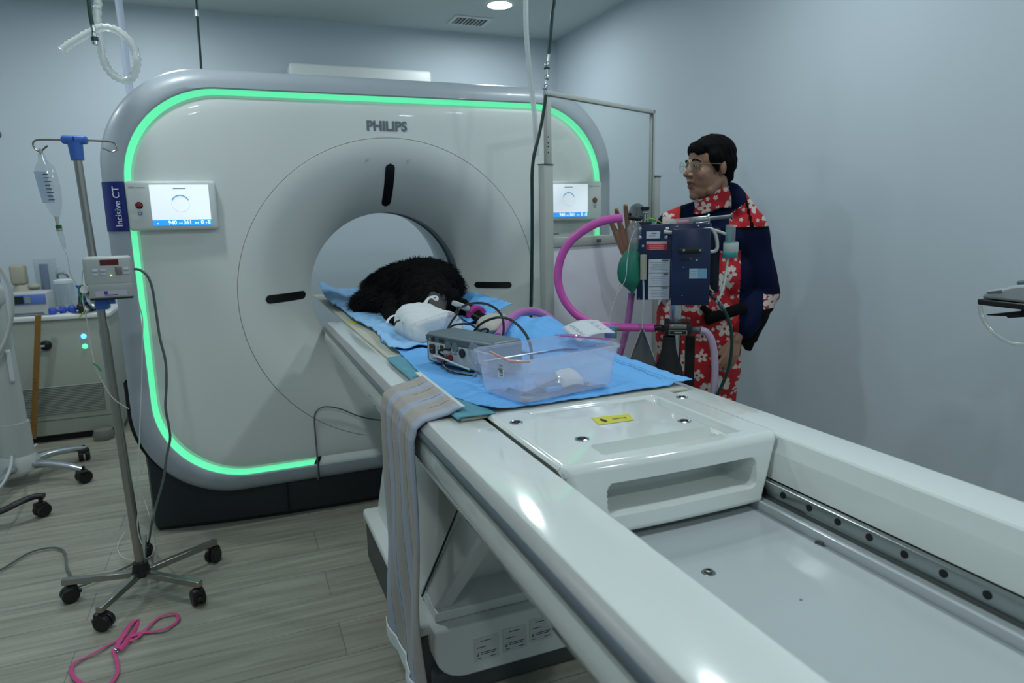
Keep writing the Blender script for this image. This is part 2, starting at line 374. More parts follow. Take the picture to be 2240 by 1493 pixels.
# ------------------------------------------------------------------ room
XL, XR, YB, YF, ZC = -2.9, 1.92, 2.3, -4.9, 2.7
fl = struct(MB().box((XL-.1, YF-.1, -.08), (XR+.1, YB+.1, 0)).build('floor', wood_floor(), recenter=False))
struct(MB().box((XL-.1, YF-.1, ZC), (XR+.1, YB+.1, ZC+.1)).build('ceiling', CEILP, recenter=False))
struct(MB().box((XL-.1, YB, 0), (XR+.1, YB+.1, ZC)).build('wall_back', WALLP, recenter=False))
struct(MB().box((XR, YF-.1, 0), (XR+.1, YB, ZC)).build('wall_right', WALLP, recenter=False))
struct(MB().box((XL-.1, YF, 0), (XL, YB, ZC)).build('wall_left', WALLP, recenter=False))
struct(MB().box((XL-.1, YF-.1, 0), (XR, YF, ZC)).build('wall_front', WALLP, recenter=False))
struct(MB().box((XL, YB-.014, 0), (XR, YB, .10)).build('baseboard_back', WHITE, bev=.004))
struct(MB().box((XR-.014, YF, 0), (XR, YB-.014, .10)).build('baseboard_right', WHITE, bev=.004))
struct(MB().box((XL, YF, 0), (XL+.014, YB-.014, .10)).build('baseboard_left', WHITE, bev=.004))

# ceiling downlights: the lamps of the room
DL = [(1.14, 1.562), (1.06, -.74), (-1.05, 1.45), (-1.05, -.45), (1.14, -2.5), (-1.05, -2.5), (1.14, -4.2), (-1.05, -4.2), (-2.3, .6)]
def downlight(x, y, label):
    t = thing('ceiling_downlight', label, 'ceiling light', (x, y, ZC), 0)
    MB().lathe([(.076, -.001), (.079, -.006), (.090, -.006), (.093, -.001)], (x, y, ZC), caps=False, n=40).build('trim_ring', WHITE, t)
    MB().lathe([(.0, -.003), (.075, -.003), (.0755, -.001)], (x, y, ZC), n=40, caps=False).build('lens', lens, t)
    return t
lens = bpy.data.materials.new('lamp_lens'); lens.use_nodes = True
e = lens.node_tree.nodes['Principled BSDF']; e.inputs['Emission Color'].default_value = LAMPC+(1,); e.inputs['Emission Strength'].default_value = LAMP; e.inputs['Base Color'].default_value = (.8, .8, .8, 1)
names = ['recessed round ceiling light, lit, in the ceiling beside the air vent', 'recessed round ceiling light above the right side of the table', 'recessed round ceiling light behind the scanner on the left',
         'recessed round ceiling light above the wheeled drip stand', 'recessed round ceiling light over the near right part of the table', 'recessed round ceiling light over the near left floor',
         'recessed round ceiling light in the far right corner behind the viewer', 'recessed round ceiling light in the far left corner behind the viewer', 'recessed round ceiling light above the white cabinet']
for (x, y), nm in zip(DL, names): downlight(x, y, nm)

# ceiling air vent
t = thing('air_vent', 'square white ceiling air vent with dark louvre slots', 'air vent', (1.07, 1.97, ZC))
MB().box((.925, 1.865, ZC-.008), (1.215, 2.085, ZC), .003).build('frame', WHITE, t)
b = MB()
for k in range(3):
    x0 = .955+k*.078; b.box((x0, 1.90, ZC-.010), (x0+.066, 2.05, ZC-.0085))
b.build('slot_panel', mat('vent_dark', (.10, .12, .12), .6), t)
b = MB()
for k in range(9):
    x0 = .962+k*.0265; b.obox((x0, 1.975, ZC-.014), (.004, .15, .008), (0, .5, 0))
b.build('louvre', WHITE, t)

# wall-mounted air conditioner behind the scanner
t = thing('wall_air_conditioner', 'long white air conditioner on the back wall, showing above the scanner', 'air conditioner', (.31, YB, 2.13))
MB().box((-.20, YB-.20, 2.13), (.80, YB, 2.365), .02, 3).build('body', mat('ac_white', (.72, .76, .75), .4), t)
MB().box((-.17, YB-.206, 2.15), (.77, YB-.2, 2.18), .002).build('flap', WHITE, t)
# ------------------------------------------------------------------ scanner (front plane y = 0, bore axis x = 0)
ZG = .97
def sdf(x, z, off):
    r = .35+off*.45; hx = 1.018+off-r; hz = .7815+off-r; dx = abs(x)-hx; dz = abs(z-.0465)-hz
    return math.hypot(max(dx, 0), max(dz, 0))+min(max(dx, dz), 0)-r
def orad(a, off):
    lo, hi = .2, 2.0; c, s_ = math.cos(a), math.sin(a)
    for _ in range(40):
        md = (lo+hi)/2
        if sdf(md*c, md*s_, off) < 0: lo = md
        else: hi = md
    return lo
NA = 288
_cache = {}
def outl(off):
    k = round(off, 4)
    if k not in _cache: _cache[k] = [(lambda a: (orad(a, off)*math.cos(a), orad(a, off)*math.sin(a)))(2*PI*i/NA+PI/NA) for i in range(NA)]
    return _cache[k]
def ring_band(b, prof, keep=None):
    """sweep a profile of (outward offset, y) round the rounded-rectangle outline"""
    k = len(prof); vs = []; fs = []
    rows = [outl(o) for o, y in prof]
    for i in range(NA):
        for j, (o, y) in enumerate(prof): vs.append((rows[j][i][0], y, rows[j][i][1]+ZG))
    for i in range(NA):
        n = (i+1) % NA
        if keep and not (keep(*rows[0][i]) and keep(*rows[0][n])): continue
        for j in range(k-1): fs.append((i*k+j, n*k+j, n*k+j+1, i*k+j+1))
    b.add(vs, fs); return b
G = thing('ct_scanner', 'large white ring-shaped CT scanner with a glowing green light strip and silver rim', 'CT scanner', (0, .4, 0))
# front panel, from the strip groove to the circular seam
rings = [(-.028, .0055), (-.036, .003), (-.045, .0012), (-.068, -.0003), (-.10, -.001)]
R_SEAM = .664
b = MB(); vs = []; fs = []
def prow(i, j, nj=9):
    x, z = outl(-.10)[i]; a = math.atan2(z, x); t = j/nj
    return (x+(R_SEAM*math.cos(a)-x)*t, -.001, z+(R_SEAM*math.sin(a)-z)*t+ZG)
K = len(rings)+10
for i in range(NA):
    for (o, y) in rings: p = outl(o)[i]; vs.append((p[0], y, p[1]+ZG))
    for j in range(1, 10): vs.append(prow(i, j))
    a = math.atan2(outl(-.1)[i][1], outl(-.1)[i][0]); vs.append((R_SEAM*math.cos(a)*.998, .006, R_SEAM*math.sin(a)*.998+ZG))
K = len(rings)+10
for i in range(NA):
    n = (i+1) % NA
    for j in range(K-1): fs.append((i*K+j, n*K+j, n*K+j+1, i*K+j+1))
b.add(vs, fs); b.build('front_panel', SHELL, G)
# flared mouth of the bore
RB, RS = .353, .660
def flare_y(r): t = max(0, min(1, (RS-r)/(RS-RB))); return .205*t**2.1 - .002
prof = [(.663, .006), (.6615, .0)]+[(RS-(RS-RB)*k/22, flare_y(RS-(RS-RB)*k/22)) for k in range(23)]
b = MB(); b.lathe([(r, -y) for r, y in prof], (0, 0, ZG), 'y', 128, caps=False); b.build('bore_flare', SHELL, G)
b = MB(); b.lathe([(.353, -.203), (.352, -.215), (.357, -.222), (.357, -.318), (.352, -.325)], (0, 0, ZG), 'y', 96, caps=False); b.build('bore_liner', mat('bore_grey', (.13, .16, .17), .4), G)
b = MB(); b.lathe([(.352, -.325), (.356, -.36), (.37, -.55), (.395, -.74), (.43, -.855), (.48, -.872)], (0, 0, ZG), 'y', 96, caps=False); b.build('rear_flare', SHELL, G)
# green light strip in the groove, open across the bottom middle
lit = lambda x, z: not (abs(x) < .396 and z < 0)
LSN = ring_band(MB(), [(.001, -.008), (-.005, -.001), (-.012, .003), (-.019, .005)], lit).build('light_strip', GREENL, G)
ring_band(MB(), [(-.019, .005), (-.024, .0057), (-.028, .006)], lit).build('glow_fade_edge', GREENGLOW, LSN)  # strip's spilled glow put in as a dim emissive band
ring_band(MB(), [(.001, -.006), (-.010, -.004), (-.028, .006)], lambda x, z: abs(x) < .41 and z < -.5).build('lower_trim', SHELL, G)
# silver rim and shell
ring_band(MB(), [(.001, -.006), (.002, -.013), (.006, -.016), (.030, -.014), (.052, -.004), (.070, .014), (.082, .04), (.087, .075), (.087, .15), (.08, .156)]).build('outer_rim', BAND, G)
ring_band(MB(), [(.080, .152), (.068, .16), (.068, .82), (.05, .86), (0, .872)]).build('rear_shell', SHELL, G)
b = MB(); vs = []; fs = []
for i in range(NA):
    x, z = outl(0)[i]; a = math.atan2(z, x); vs += [(x, .872, z+ZG), (.48*math.cos(a), .872, .48*math.sin(a)+ZG)]
for i in range(NA): n = (i+1) % NA; fs.append((2*i, 2*n, 2*n+1, 2*i+1))
b.add(vs, fs).build('rear_panel', SHELL, G)
ring_band(MB(), [(.070, .085), (.103, .10), (.108, .12), (.106, .18), (.07, .20)], lambda x, z: z < -.30).build('black_gap_trim', BLACKM, G)
# charcoal base, front bowed
def base_pts(inset=0):
    P = []
    for k in range(25):
        x = -1.055+2.11*k/24; P.append((x*(1-inset), .012+.06*abs(x)**3+.02+inset))
    out = [(-1.075+inset, .72-inset), (-1.085+inset, .30), (-1.082+inset, .16)]+[(-1.070+inset, .115)]+P+[(1.070-inset, .115), (1.082-inset, .16), (1.085-inset, .30), (1.075-inset, .72-inset)]
    return out
b = MB(); pb = base_pts(.012); pt = base_pts()
n = len(pb); vs = [(x, y, 0) for x, y in pb]+[(x, y, .02) for x, y in pt]+[(x, y, .26) for x, y in pt]+[(x*1.006, y+.03, .34) for x, y in pt]
fs = [(r*n+i, r*n+(i+1) % n, (r+1)*n+(i+1) % n, (r+1)*n+i) for r in range(3) for i in range(n)]+[list(range(n))[::-1], list(range(3*n, 4*n))]
b.add(vs, fs).build('base', BASEK, G, angle=30)
b = MB(); b.box((-.535, .018, .02), (-.532, .04, .19)).build('base_seam', BLACKM, G)
# black laser slots in the flare
def slot(ang, r0, r1, w_):
    b = MB(); n = 26; m_ = 9; ct, st = math.cos(ang), math.sin(ang)
    def fn(i, j):
        s_ = i; r = r0+(r1-r0)*s_; d = min(r-r0, r1-r); d = max(0, d); hw = w_/2*(math.sqrt(max(0, 1-(1-min(1, d/(w_/2)))**2)))
        t = (j*2-1)*hw; rr = math.hypot(r, t); y = flare_y(rr)-.0022
        return (r*ct-t*st, y, r*st+t*ct+ZG)
    return b.grid(n, m_, fn)
for ang, ro, wd in ((PI/2, .558, .042), (PI, .556, .036), (0, .556, .030)):
    s_ = slot(ang, .378 if ang else .405, ro, wd).build('laser_slot', BLACK, G)
    s_['label'] = {PI/2: 'black slot above the bore', PI: 'black slot left of the bore', 0: 'black slot right of the bore'}[ang]
for px, py in ((805, 348), (895, 350)):
    p = atY(px, py, 0); r = math.hypot(p.x, p.z-ZG); MB().cyl((p.x, flare_y(r)-.003, p.z), (p.x, flare_y(r)+.004, p.z), .006).build('sensor_dot', INKS, G)
text('lettering', 'PHILIPS', .0545, face_mat((-.011, -.0026, 1.679)), LOGO, G, .0008, .0019)
# blue name plate on the rim
b = MB(); prof = [(.0015, -.0175), (.006, -.0190), (.030, -.0165), (.052, -.0065), (.070, .012), (.0835, .038)]
zs = [1.266+.184*k/10 for k in range(11)]
vs = []; fs = []
for z in zs:
    for o, y in prof: vs.append((-(1.018+o)-.001, y-.001, z))
for i in range(10):
    for j in range(5): a = i*6+j; fs.append((a, a+1, a+7, a+6))
NP = b.add(vs, fs).build('name_plate', NAVYS, G)
text('plate_text', 'Incisive CT', .033, face_mat((-1.050, -.0192, 1.357), (0, 0, 1), (-1, -.18, 0)), INKW, NP, .0006, .0002)
# control screens
def screen(sx):
    xa, xb = (-1.018, -.707) if sx < 0 else (.707, 1.018)
    P = MB().box((xa, -.036, 1.266), (xb, .002, 1.452), .012, 3).build('control_panel', SHELL, G)
    da, db = (-.937, -.732) if sx < 0 else (.732, .937)
    D = MB().box((da, -.0385, 1.305), (db, -.035, 1.4365)).build('display', SCREENW, P)
    MB().box((da, -.0386, 1.2835), (db, -.035, 1.305)).build('status_bar', SCREENB, P)
    cx = (da+db)/2; b = MB()
    b.tube([(cx+.031*math.cos(a), -.0392, 1.366+.031*math.sin(a)) for a in [PI*(.14+.72*k/14) for k in range(15)]], .0022, 6, 2); b.build('progress_arc', SCREENI, P)
    b = MB(); b.tube([(cx+.031*math.cos(a), -.0390, 1.366+.031*math.sin(a)) for a in [2*PI*k/28 for k in range(28)]], .0004, 5, 1, True).build('progress_ring', INKW, P)
    MB().box((cx-.022, -.0390, 1.421), (cx+.022, -.0384, 1.4245)).build('heading_line', INKS, P)
    for tx, s_, dx in (('940', .020, -.035), ('361', .020, .018), ('0', .020, .070)):
        text('status_number', tx, s_, face_mat((cx+dx, -.0392, 1.2942)), LITW, P, .0003, .0003)
    for dx in (-.088, -.012, -.005, .044, .052, .082): MB().box((cx+dx, -.039, 1.290), (cx+dx+.004, -.0384, 1.294)).build('status_mark', LITW, P)
    MB().box((cx+.090, -.0392, 1.287), (cx+.098, -.0384, 1.302), .001).build('status_light', SCREENG, P)
    bx = -.977 if sx < 0 else .977
    MB().lathe([(.0, .012), (.0075, .0115), (.0095, .009), (.0095, 0)], (bx, -.036, 1.361), 'y', 24).build('stop_button', RED, P)
    MB().lathe([(.013, 0), (.013, .002), (.0105, .003), (.0095, .0)], (bx, -.0361, 1.361), 'y', 24, caps=False).build('button_collar', BLACK, P)
    MB().lathe([(.0045, 0), (.0045, .001), (.007, .001), (.007, 0)], (bx, -.0362, 1.331), 'y', 20, caps=False).build('button_ring', BLUEP, P)
    b = MB(); b.box((bx-.030, -.0366, 1.424), (bx-.010, -.0358, 1.430)); b.box((bx-.006, -.0366, 1.4255), (bx+.026, -.0358, 1.4285)); b.build('panel_print', INKS, P)
screen(-1); screen(1)
# seam under the strip's end and the thin grey loop of cable over it
MB().box((-.3975, -.0175, .148), (-.395, -.004, .236)).build('rim_seam', BLACKM, G)
pts = [atY(696, 1048, -.018), atY(694, 1000, -.012), atY(689, 940, -.008), atY(688, 912, -.010), atY(694, 897, -.014), atY(712, 889, -.016), atY(745, 894, -.016), atY(780, 908, -.016), atY(812, 916, -.016), atY(850, 920, -.016), atY(880, 922, -.016)]
tag(MB().tube(pts, .0032, 8).build('service_cable', CORD), 'thin grey cable looping over the lower front of the scanner', 'cable')
# ------------------------------------------------------------------ patient table
T = thing('patient_table', 'long glossy white sliding patient table running from the scanner to the viewer', 'patient table', (.02, -1.9, 0))
YN, YE = -3.75, -.06           # near and far end
def beam(xin, xout, s):
    d = lambda k: xout+s*k       # s = +1 right, -1 left ; offsets measured outward
    white = [(xin-s*.0, .794+.0), (xin+s*.0, .8), (xin+s*.006, .862), (xin+s*.003, .868), (xin+s*.007, .8709), (xin+s*.011, .8715), (d(-.027), .8715), (d(-.0225), .8710), (d(-.0205), .8695)]
    chrome = [(d(-.0205), .8695), (d(-.017), .867), (d(-.008), .859), (d(-.006), .856)]
    low = [(d(-.006), .856), (d(-.001), .851), (d(.0), .844), (d(-.004), .837)]
    lower = [(d(-.004), .837), (d(-.008), .836), (d(-.006), .806), (d(-.007), .785), (d(-.016), .762), (d(-.045), .742), (d(-.09), .735), (xin+s*.022, .735), (xin+s*.022, .80)]
    return white, chrome, low, lower
def sweep(prof, y0, y1, y_round=.03, ny=6, closed=False):
    """profile in x,z swept along y; far end rounded in"""
    b = MB(); ys = [y0, y1-y_round]+[y1-y_round+y_round*math.sin(PI/2*k/ny) for k in range(1, ny+1)]
    ins = [0, 0]+[.022*(1-math.cos(PI/2*k/ny)) for k in range(1, ny+1)]
    zc = sum(p[1] for p in prof)/len(prof); vs = []
    for y, q in zip(ys, ins):
        for x, z in prof: vs.append((x+(q if x < .02 else -q)*(1 if abs(x-.02) > .25 else .2), y, z-q*(.6 if z > .82 else -.6)))
    k = len(prof); fs = [(i*k+j, i*k+j+1, (i+1)*k+j+1, (i+1)*k+j) for i in range(len(ys)-1) for j in range(k-1)]
    fs.append([(len(ys)-1)*k+j for j in range(k)]); fs.append([j for j in range(k)])
    return b.add(vs, fs)
for s, xin, xout in ((-1, -.205, -.345), (1, .245, .358)):
    wh, ch, dk, lo = beam(xin, xout, s)
    inner = [(.02+s*.205, .794), (.02+s*.214, .842), (xin+s*.001, .864)]
    prof = inner+wh[3:]
    B_ = sweep(prof, YN, YE).build('side_beam', GLOSSW, T, angle=11)
    B_['label'] = 'left white side beam' if s < 0 else 'right white side beam'
    sweep(ch, YN, YE).build('edge_trim', TRIM, B_, angle=60); sweep(dk, YN, YE).build('dark_trim_strip', TRIMD, B_, angle=60)
    sweep(lo, YN, YE).build('lower_fairing', GLOSSW, B_, angle=50)
# tray between the beams
MB().box((-.178, YN, .728), (.218, YE-.1, .743)).build('tray_floor', TRAYG, T)
MB().box((-.20, YN, .70), (.24, YE-.1, .728)).build('tray_underside', SHELL, T)
for s in (-1, 1):
    xc = .02+s*.205
    a, c = sorted((.02+s*.168, .02+s*.212)); MB().box((a, YN, .743), (c, YE-.1, .760), .002).build('rail_ledge', TRAYG, T)
    a, c = sorted((.02+s*.219, .02+s*.226)); MB().box((a, YN, .743), (c, YE-.1, .825)).build('rail_recess', BLACKM, T)
    a, c = sorted((.02+s*.190, .02+s*.204)); RL = MB().box((a, YN, .766), (c, YE-.1, .793), .002).build('slide_rail', mat('rail_steel', (.34, .37, .37), .28, metal=1), T)
    a, c = sorted((.02+s*.188, .02+s*.206)); MB().box((a, YN, .760), (c, YE-.1, .767)).build('rail_foot', DARKMET, RL)
    if s > 0:
        for k in range(-3, 26):
            y = -2.103-.06*k; MB().cyl((.2085, y, .7815), (.2125, y, .7815), .0060, n=16).build('bolt_hole', BLACKM, RL)
for u, v in ((1797, 1187), (1550, 1250), (1752, 1310)):
    p = atZ(u, v, .744)
    if u != 1752:
        MB().lathe([(.011, 0), (.010, .001), (.0065, .001), (.006, .004), (.0035, .0045), (.003, .002), (0, .002)], (p.x, p.y, .743), n=20).build('tray_bolt', DARKMET, T)
    else: MB().lathe([(.0022, 0), (.0016, .0008), (0, .001)], (p.x, p.y, .743), n=12).build('tray_screw', INKG, T)
# cradle board carried out through the bore
MB().box((-.262, -1.702, .8718), (.300, 1.02, .8795), .0035, 2).build('cradle', CREAM, T)
MB().box((-.19, -1.70, .80), (.23, 1.0, .8715), .02, 3).build('cradle_rib', SHELL, T)
MB().box((-.258, -.235, .8796), (-.215, -.165, .8801)).build('yellow_label', YELLOW, T)
# carriage: the handle block at the cradle's near end
CA, CBX, CY0, CY1, CZT, CZB = -.206, .245, -2.056, -1.700, .882, .757
def rr(x, z, x0, x1, z0, z1, r, soft):
    cx, cz = (x0+x1)/2, (z0+z1)/2; dx = abs(x-cx)-(x1-x0)/2+r; dz = abs(z-cz)-(z1-z0)/2+r
    d = math.hypot(max(dx, 0), max(dz, 0))+min(max(dx, dz), 0)-r
    return 1-smooth01((d+soft)/soft)
def top_h(x, y):
    h = CZT
    h -= .036*rr(x, y, -.112, .170, -2.020, -1.970, .012, .005)          # grip trench behind the handle
    h -= .016*rr(x, y, .148, .186, -2.016, -1.745, .010, .008)            # right channel
    h -= .004*rr(x, y, -.125, .186, -1.752, -1.728, .006, .006)           # back channel
    e = min(x-CA, CBX-x, CY1-y); h -= .008*(1-min(1, max(0, e)/.010))**2
    return h
def hside(z): # half-width narrowing downward
    t = max(0, min(1, (CZT-z)/(CZT-.80))); return .2255-.030*t - (.012 if z < .80 else 0)*min(1, (.80-z)/.03)
RF = .016
def cpath(t):
    """carriage section from the back of the top, over the rounded edge, down the front and under"""
    if t < .5: return CY1+(CY0+RF-CY1)*(t/.5), CZT, 0
    if t < .6: a = (t-.5)/.1*PI/2; return CY0+RF-RF*math.sin(a), CZT-RF+RF*math.cos(a), 1
    if t < .93: f = (t-.6)/.33; return CY0-.010*f, CZT-RF+(CZB+.010-CZT+RF)*f, 2
    a = (t-.93)/.07*PI/2; return CY0-.010+.010*(1-math.cos(a)), CZB+.010-.010*math.sin(a), 3
def carr(i, j):
    y, z, k = cpath(j); hw = hside(z) if k else .2255; x = .0195+(i*2-1)*hw
    bow = -.008*(1-((x-.0195)/.22)**2)
    if k == 0: return (x, y+bow*smooth01((-1.98-y)/.06), top_h(x, y))
    e = (1-abs(i*2-1))*hw; c_ = .012*(1-min(1, e/.014))**2
    z2 = z-(.008*(1-min(1, e/.010))**2 if k == 1 else 0)
    sl = rr(x, z, -.128, .181, .789, .846, .016, .007) if k == 2 else 0
    return (x, y+bow+c_+.080*sl+(.010*math.sin((z-.789)/.057*PI*2) if sl > .9 else 0), z2)
b = MB()
b.grid(170, 190, carr)
for s_ in (-1, 1): b.grid(12, 14, lambda i, j, s_=s_: (.0195+s_*hside(CZT-.010-(CZT-.010-CZB)*j), CY0+.006+(CY1-CY0-.006)*i, CZT-.010-(CZT-.010-CZB)*j))
b.add([(.0195-.18, CY0, CZB), (.0195+.18, CY0, CZB), (.0195+.18, CY1, CZB), (.0195-.18, CY1, CZB)], [(0, 1, 2, 3)])
b.box((.0195-.19, CY1-.004, CZB), (.0195+.19, CY1, CZT-.012))
CR = b.build('carriage', GLOSSW, T, angle=60)
for u, v in ((1129, 923), (1492, 868), (1497, 920), (1273, 959)):
    p = atZ(u, v, CZT+.001)
    MB().lathe([(.0135, 0), (.0135, .0012), (.0105, .0022), (.0085, .0012), (.0075, -.004), (0, -.004)], (p.x, p.y, top_h(p.x, p.y)), n=28).build('grommet', CHROME, CR)
    b = MB(); 
    for k in range(3):
        a = k*2*PI/3+.5; b.cyl((p.x, p.y, top_h(p.x, p.y)+.0006), (p.x+.008*math.cos(a), p.y+.008*math.sin(a), top_h(p.x, p.y)+.0006), .0018, n=8)
    b.sphere((p.x, p.y, top_h(p.x, p.y)+.0004), (.0055, .0055, .001)); b.build('grommet_socket', BLACK, CR)
q = [atZ(*a, CZT+.0008) for a in ((1310, 929), (1388, 918), (1375, 905), (1293, 913))]
ST = MB().add([tuple(p) for p in q], [(0, 1, 2, 3)]).build('warning_sticker', YELLOW, CR)
cx = sum((p for p in q), Vector())/4; rv = (q[1]-q[0]).normalized()
text('sticker_text', '200 kg', .0115, face_mat(cx+rv*.013+Vector((0, 0, .0003)), rv, Vector((0, 0, 1)).cross(rv)), INKG, ST, .0001, .0002)
b = MB(); c0 = cx-rv*.022; b.sphere(c0+Vector((0, .009, .0004)), (.0032, .0032, .0004)); b.obox(c0+Vector((0, 0, .0004)), (.010, .009, .0004), (0, 0, .15)); b.obox(c0+Vector((0, -.008, .0004)), (.005, .009, .0004)); b.build('sticker_figure', BLACK, ST)

# pedestal
MB().box((-.285, -1.335, 0), (.325, -.505, .168), .02, 3).build('base_skirt', SKIRT, T)
MB().box((-.292, -1.345, .168), (.332, -.50, .205), .014, 3).build('base_rim', SHELL, T)
# front box with rounded lower corners and labels
def rrpoly(x0, x1, z0, z1, r, top_r=.006):
    P = []
    for cx_, cz_, a0, rad in ((x1-r, z0+r, -PI/2, r), (x1-top_r, z1-top_r, 0, top_r), (x0+top_r, z1-top_r, PI/2, top_r), (x0+r, z0+r, PI, r)):
        for k in range(7): a = a0+PI/2*k/6; P.append((cx_+rad*math.cos(a), cz_+rad*math.sin(a)))
    return P
FB = MB().prism(rrpoly(-.262, .302, .058, .208, .085), -1.395, -1.30, 'y').build('front_cover', SHELL, T, bev=.006, angle=40)
MB().box((-.262, -1.385, 0), (.302, -1.30, .075), .015, 3).build('front_skirt', SKIRT, T)
MB().prism([(-1.352, .208), (-1.36, .240), (-1.20, .262), (-1.20, .208)], -.245, .285, 'x').build('upper_step', SHELL, T, bev=.004)
for k, (x0, z0) in enumerate(((-.152, .092), (-.068, .098), (.012, .106))):
    L_ = MB().box((x0, -1.3962, z0), (x0+.072, -1.3945, z0+.070)).build('rating_label', mat('label_grey', (.55, .58, .58), .6), FB)
    b = MB()
    for j, (a, c, h) in enumerate(((.018, .05, .058), (.008, .035, .040), (.018, .064, .024), (.018, .060, .019), (.008, .02, .008), (.045, .064, .008))): b.box((x0+a, -1.3968, z0+h), (x0+c, -1.396, z0+h+.002))
    b.box((x0+.006, -1.3968, z0+.016), (x0+.013, -1.396, z0+.021)); b.box((x0+.010, -1.3968, z0+.021), (x0+.013, -1.396, z0+.026)); b.build('label_print', INKG, L_)
# leaning lift column covers
XA, XB = -.247, .287
MB().prism([(-.545, .20), (-1.20, .20), (-1.73, .745), (-.93, .745)], XA, XB, 'x').build('lift_cover', SHELL, T, bev=.012)
MB().prism([(-1.19, .225), (-1.325, .225), (-1.86, .745), (-1.70, .745)], XA+.004, XA+.055, 'x').build('lift_flange', SHELL, T, bev=.008)
MB().prism([(-1.19, .225), (-1.325, .225), (-1.86, .745), (-1.70, .745)], XB-.055, XB-.004, 'x').build('lift_flange', SHELL, T, bev=.008)
for (ya, za), (yb, zb) in (((-1.215, .215), (-1.700, .74)), ((-.80, .21), (-1.20, .74))):
    d = .0028; MB().prism([(ya-d, za), (ya+d, za), (yb+d, zb), (yb-d, zb)], XA-.0012, XA+.002, 'x').build('cover_seam', BLACKM, T)
MB().box((-.20, -2.6, .70), (.24, -.5, .735), .01).build('lift_head', SHELL, T)
# ------------------------------------------------------------------ pads, strap, dog and devices on the table
def sheet(name, mt, x0, x1, y0, y1, zf, nx=50, ny=70, edge=None, th=.0022, parent=None):
    b = MB()
    def fn(i, j):
        x = x0+(x1-x0)*i; y = y0+(y1-y0)*j
        if edge: x, y = edge(x, y, i, j)
        return (x, y, zf(x, y, i, j))
    b.grid(nx, ny, fn); return b.build(name, mt, parent, solid=th)
def fall(x): # sag over the right beam
    return -.9*max(0, x-.345)
tag(sheet('underpad', TEAL, -.272, -.190, -1.712, -1.02, lambda x, y, i, j: .8832+.003*abs(hn(x, y, 9, 3))-.8*max(0, -.266-x)), 'teal drape showing along the left edge beneath the blue pad', 'drape')
def zA(x, y, i, j):
    return .8865+.0035*hn(x, y, 9, 1)*smooth01((x+.26)/.1)*.8 + .006*math.exp(-((x+.225-.05*math.sin(y*7))/.02)**2) + .010*math.exp(-((y+.98)/.05)**2)*abs(hn(x, y, 14, 5)) + (.005 if x > .272 else 0)+.002*hn(x, y, 40, 8)
def eA(x, y, i, j):
    return (x+.012*math.sin(y*6+1)*(1-i) - .055*smooth01((y+1.5)/.45)*0 + (.010*math.sin(y*5)*i) + .045*(1-i)*smooth01((-1.45-y)/.25), y+.018*(i-.5)*(1-j))
A = sheet('absorbent_pad', PAD, -.236, .335, -1.690, -.72, zA, 70, 90, eA); tag(A, 'smooth blue absorbent pad on the near end of the cradle, under the clear bin', 'absorbent pad')
b = MB(); b.grid(3, 60, lambda i, j: (.276+.0016*i, -1.685+.95*j+0, zA(.28, -1.685+.95*j, 0, 0)+.0045+.0006*(i != .5)))
b.build('fold_seam', mat('pad_seam_blue', (.06, .20, .44), .8), A)
def zB(x, y, i, j):
    wr = abs(hn(x, y, 11, 2))*.012+abs(hn(y, x, 23, 4))*.005
    return .893+wr*(1-.5*smooth01((x+.1)/.1)*smooth01((.2-x)/.1)) + .035*smooth01((.20-x-.33)/.10)*smooth01((y-.25)/.4)+.02*smooth01((y-.75)/.15)*(1-i)
def eB(x, y, i, j): return (x+.010*math.sin(y*9)*(1-i)-.01*i*math.sin(y*6)-.02*(1-i)*smooth01((y+.2)/.6), y)
tag(sheet('absorbent_pad', [PADW], -.228, .315, -.96, .93, zB, 70, 150, eB), 'crumpled pale blue pad under the dog, running into the bore', 'absorbent pad')
# loose crumpled pad at the right edge
def zC(x, y, i, j):
    r = math.hypot((i-.5)/.5, (j-.5)/.5); return .895+max(0, 1-r**2.2)*(.055+.018*hn(x, y, 13, 7))+.004*hn(x, y, 31, 3)
tag(sheet('absorbent_pad', PAD, .10, .385, -1.20, -.72, zC, 50, 60, None), 'bunched-up blue pad heaped at the right edge beyond the clear bin', 'absorbent pad')
tag(sheet('absorbent_pad', PAD, .12, .30, -.62, .12, lambda x, y, i, j: .905+.05*smooth01(i)+.010*abs(hn(x, y, 17, 9)), 30, 60, lambda x, y, i, j: (x+.03*math.sin(j*PI), y)), 'folded blue pad tucked along the right side of the dog', 'absorbent pad')
# patient strap over the left beam
W0, W1 = -1.672, -1.352
def strap(i, j):
    # j runs along the strap length from the cradle to the hanging tip, i across
    path = [(-.250, .8925), (-.262, .8905), (-.276, .884), (-.30, .880), (-.330, .874), (-.349, .860), (-.356, .835), (-.357, .80), (-.355, .72), (-.353, .60), (-.350, .48), (-.348, .36), (-.346, .24), (-.346, .155)]
    t = j*(len(path)-1); k = min(int(t), len(path)-2); f = t-k
    x = path[k][0]*(1-f)+path[k+1][0]*f; z = path[k][1]*(1-f)+path[k+1][1]*f
    y = W0+(W1-W0)*i; dn = smooth01((.85-z)/.6)
    y = y*1.0+(.045*dn*(1 if i > .5 else .55)*(i if i > .5 else 1-i)*2)
    z += (.012*math.sin(i*5.5+1)) * dn*.8
    cush = .004*abs(math.sin(i*PI*5))
    x += .008*math.sin(i*9+z*11)*dn - cush
    if z > .85: z += cush
    return (x, y, z)
b = MB(); b.grid(46, 90, strap)
strapm = stripes('strap_stripes', (.36, .34, .31), (.34, .38, .46), 1, .116, .42)
SP = b.build('restraint_strap', strapm, solid=.006); tag(SP, 'wide beige and grey striped patient strap hanging over the left side of the table', 'patient strap')
b = MB()
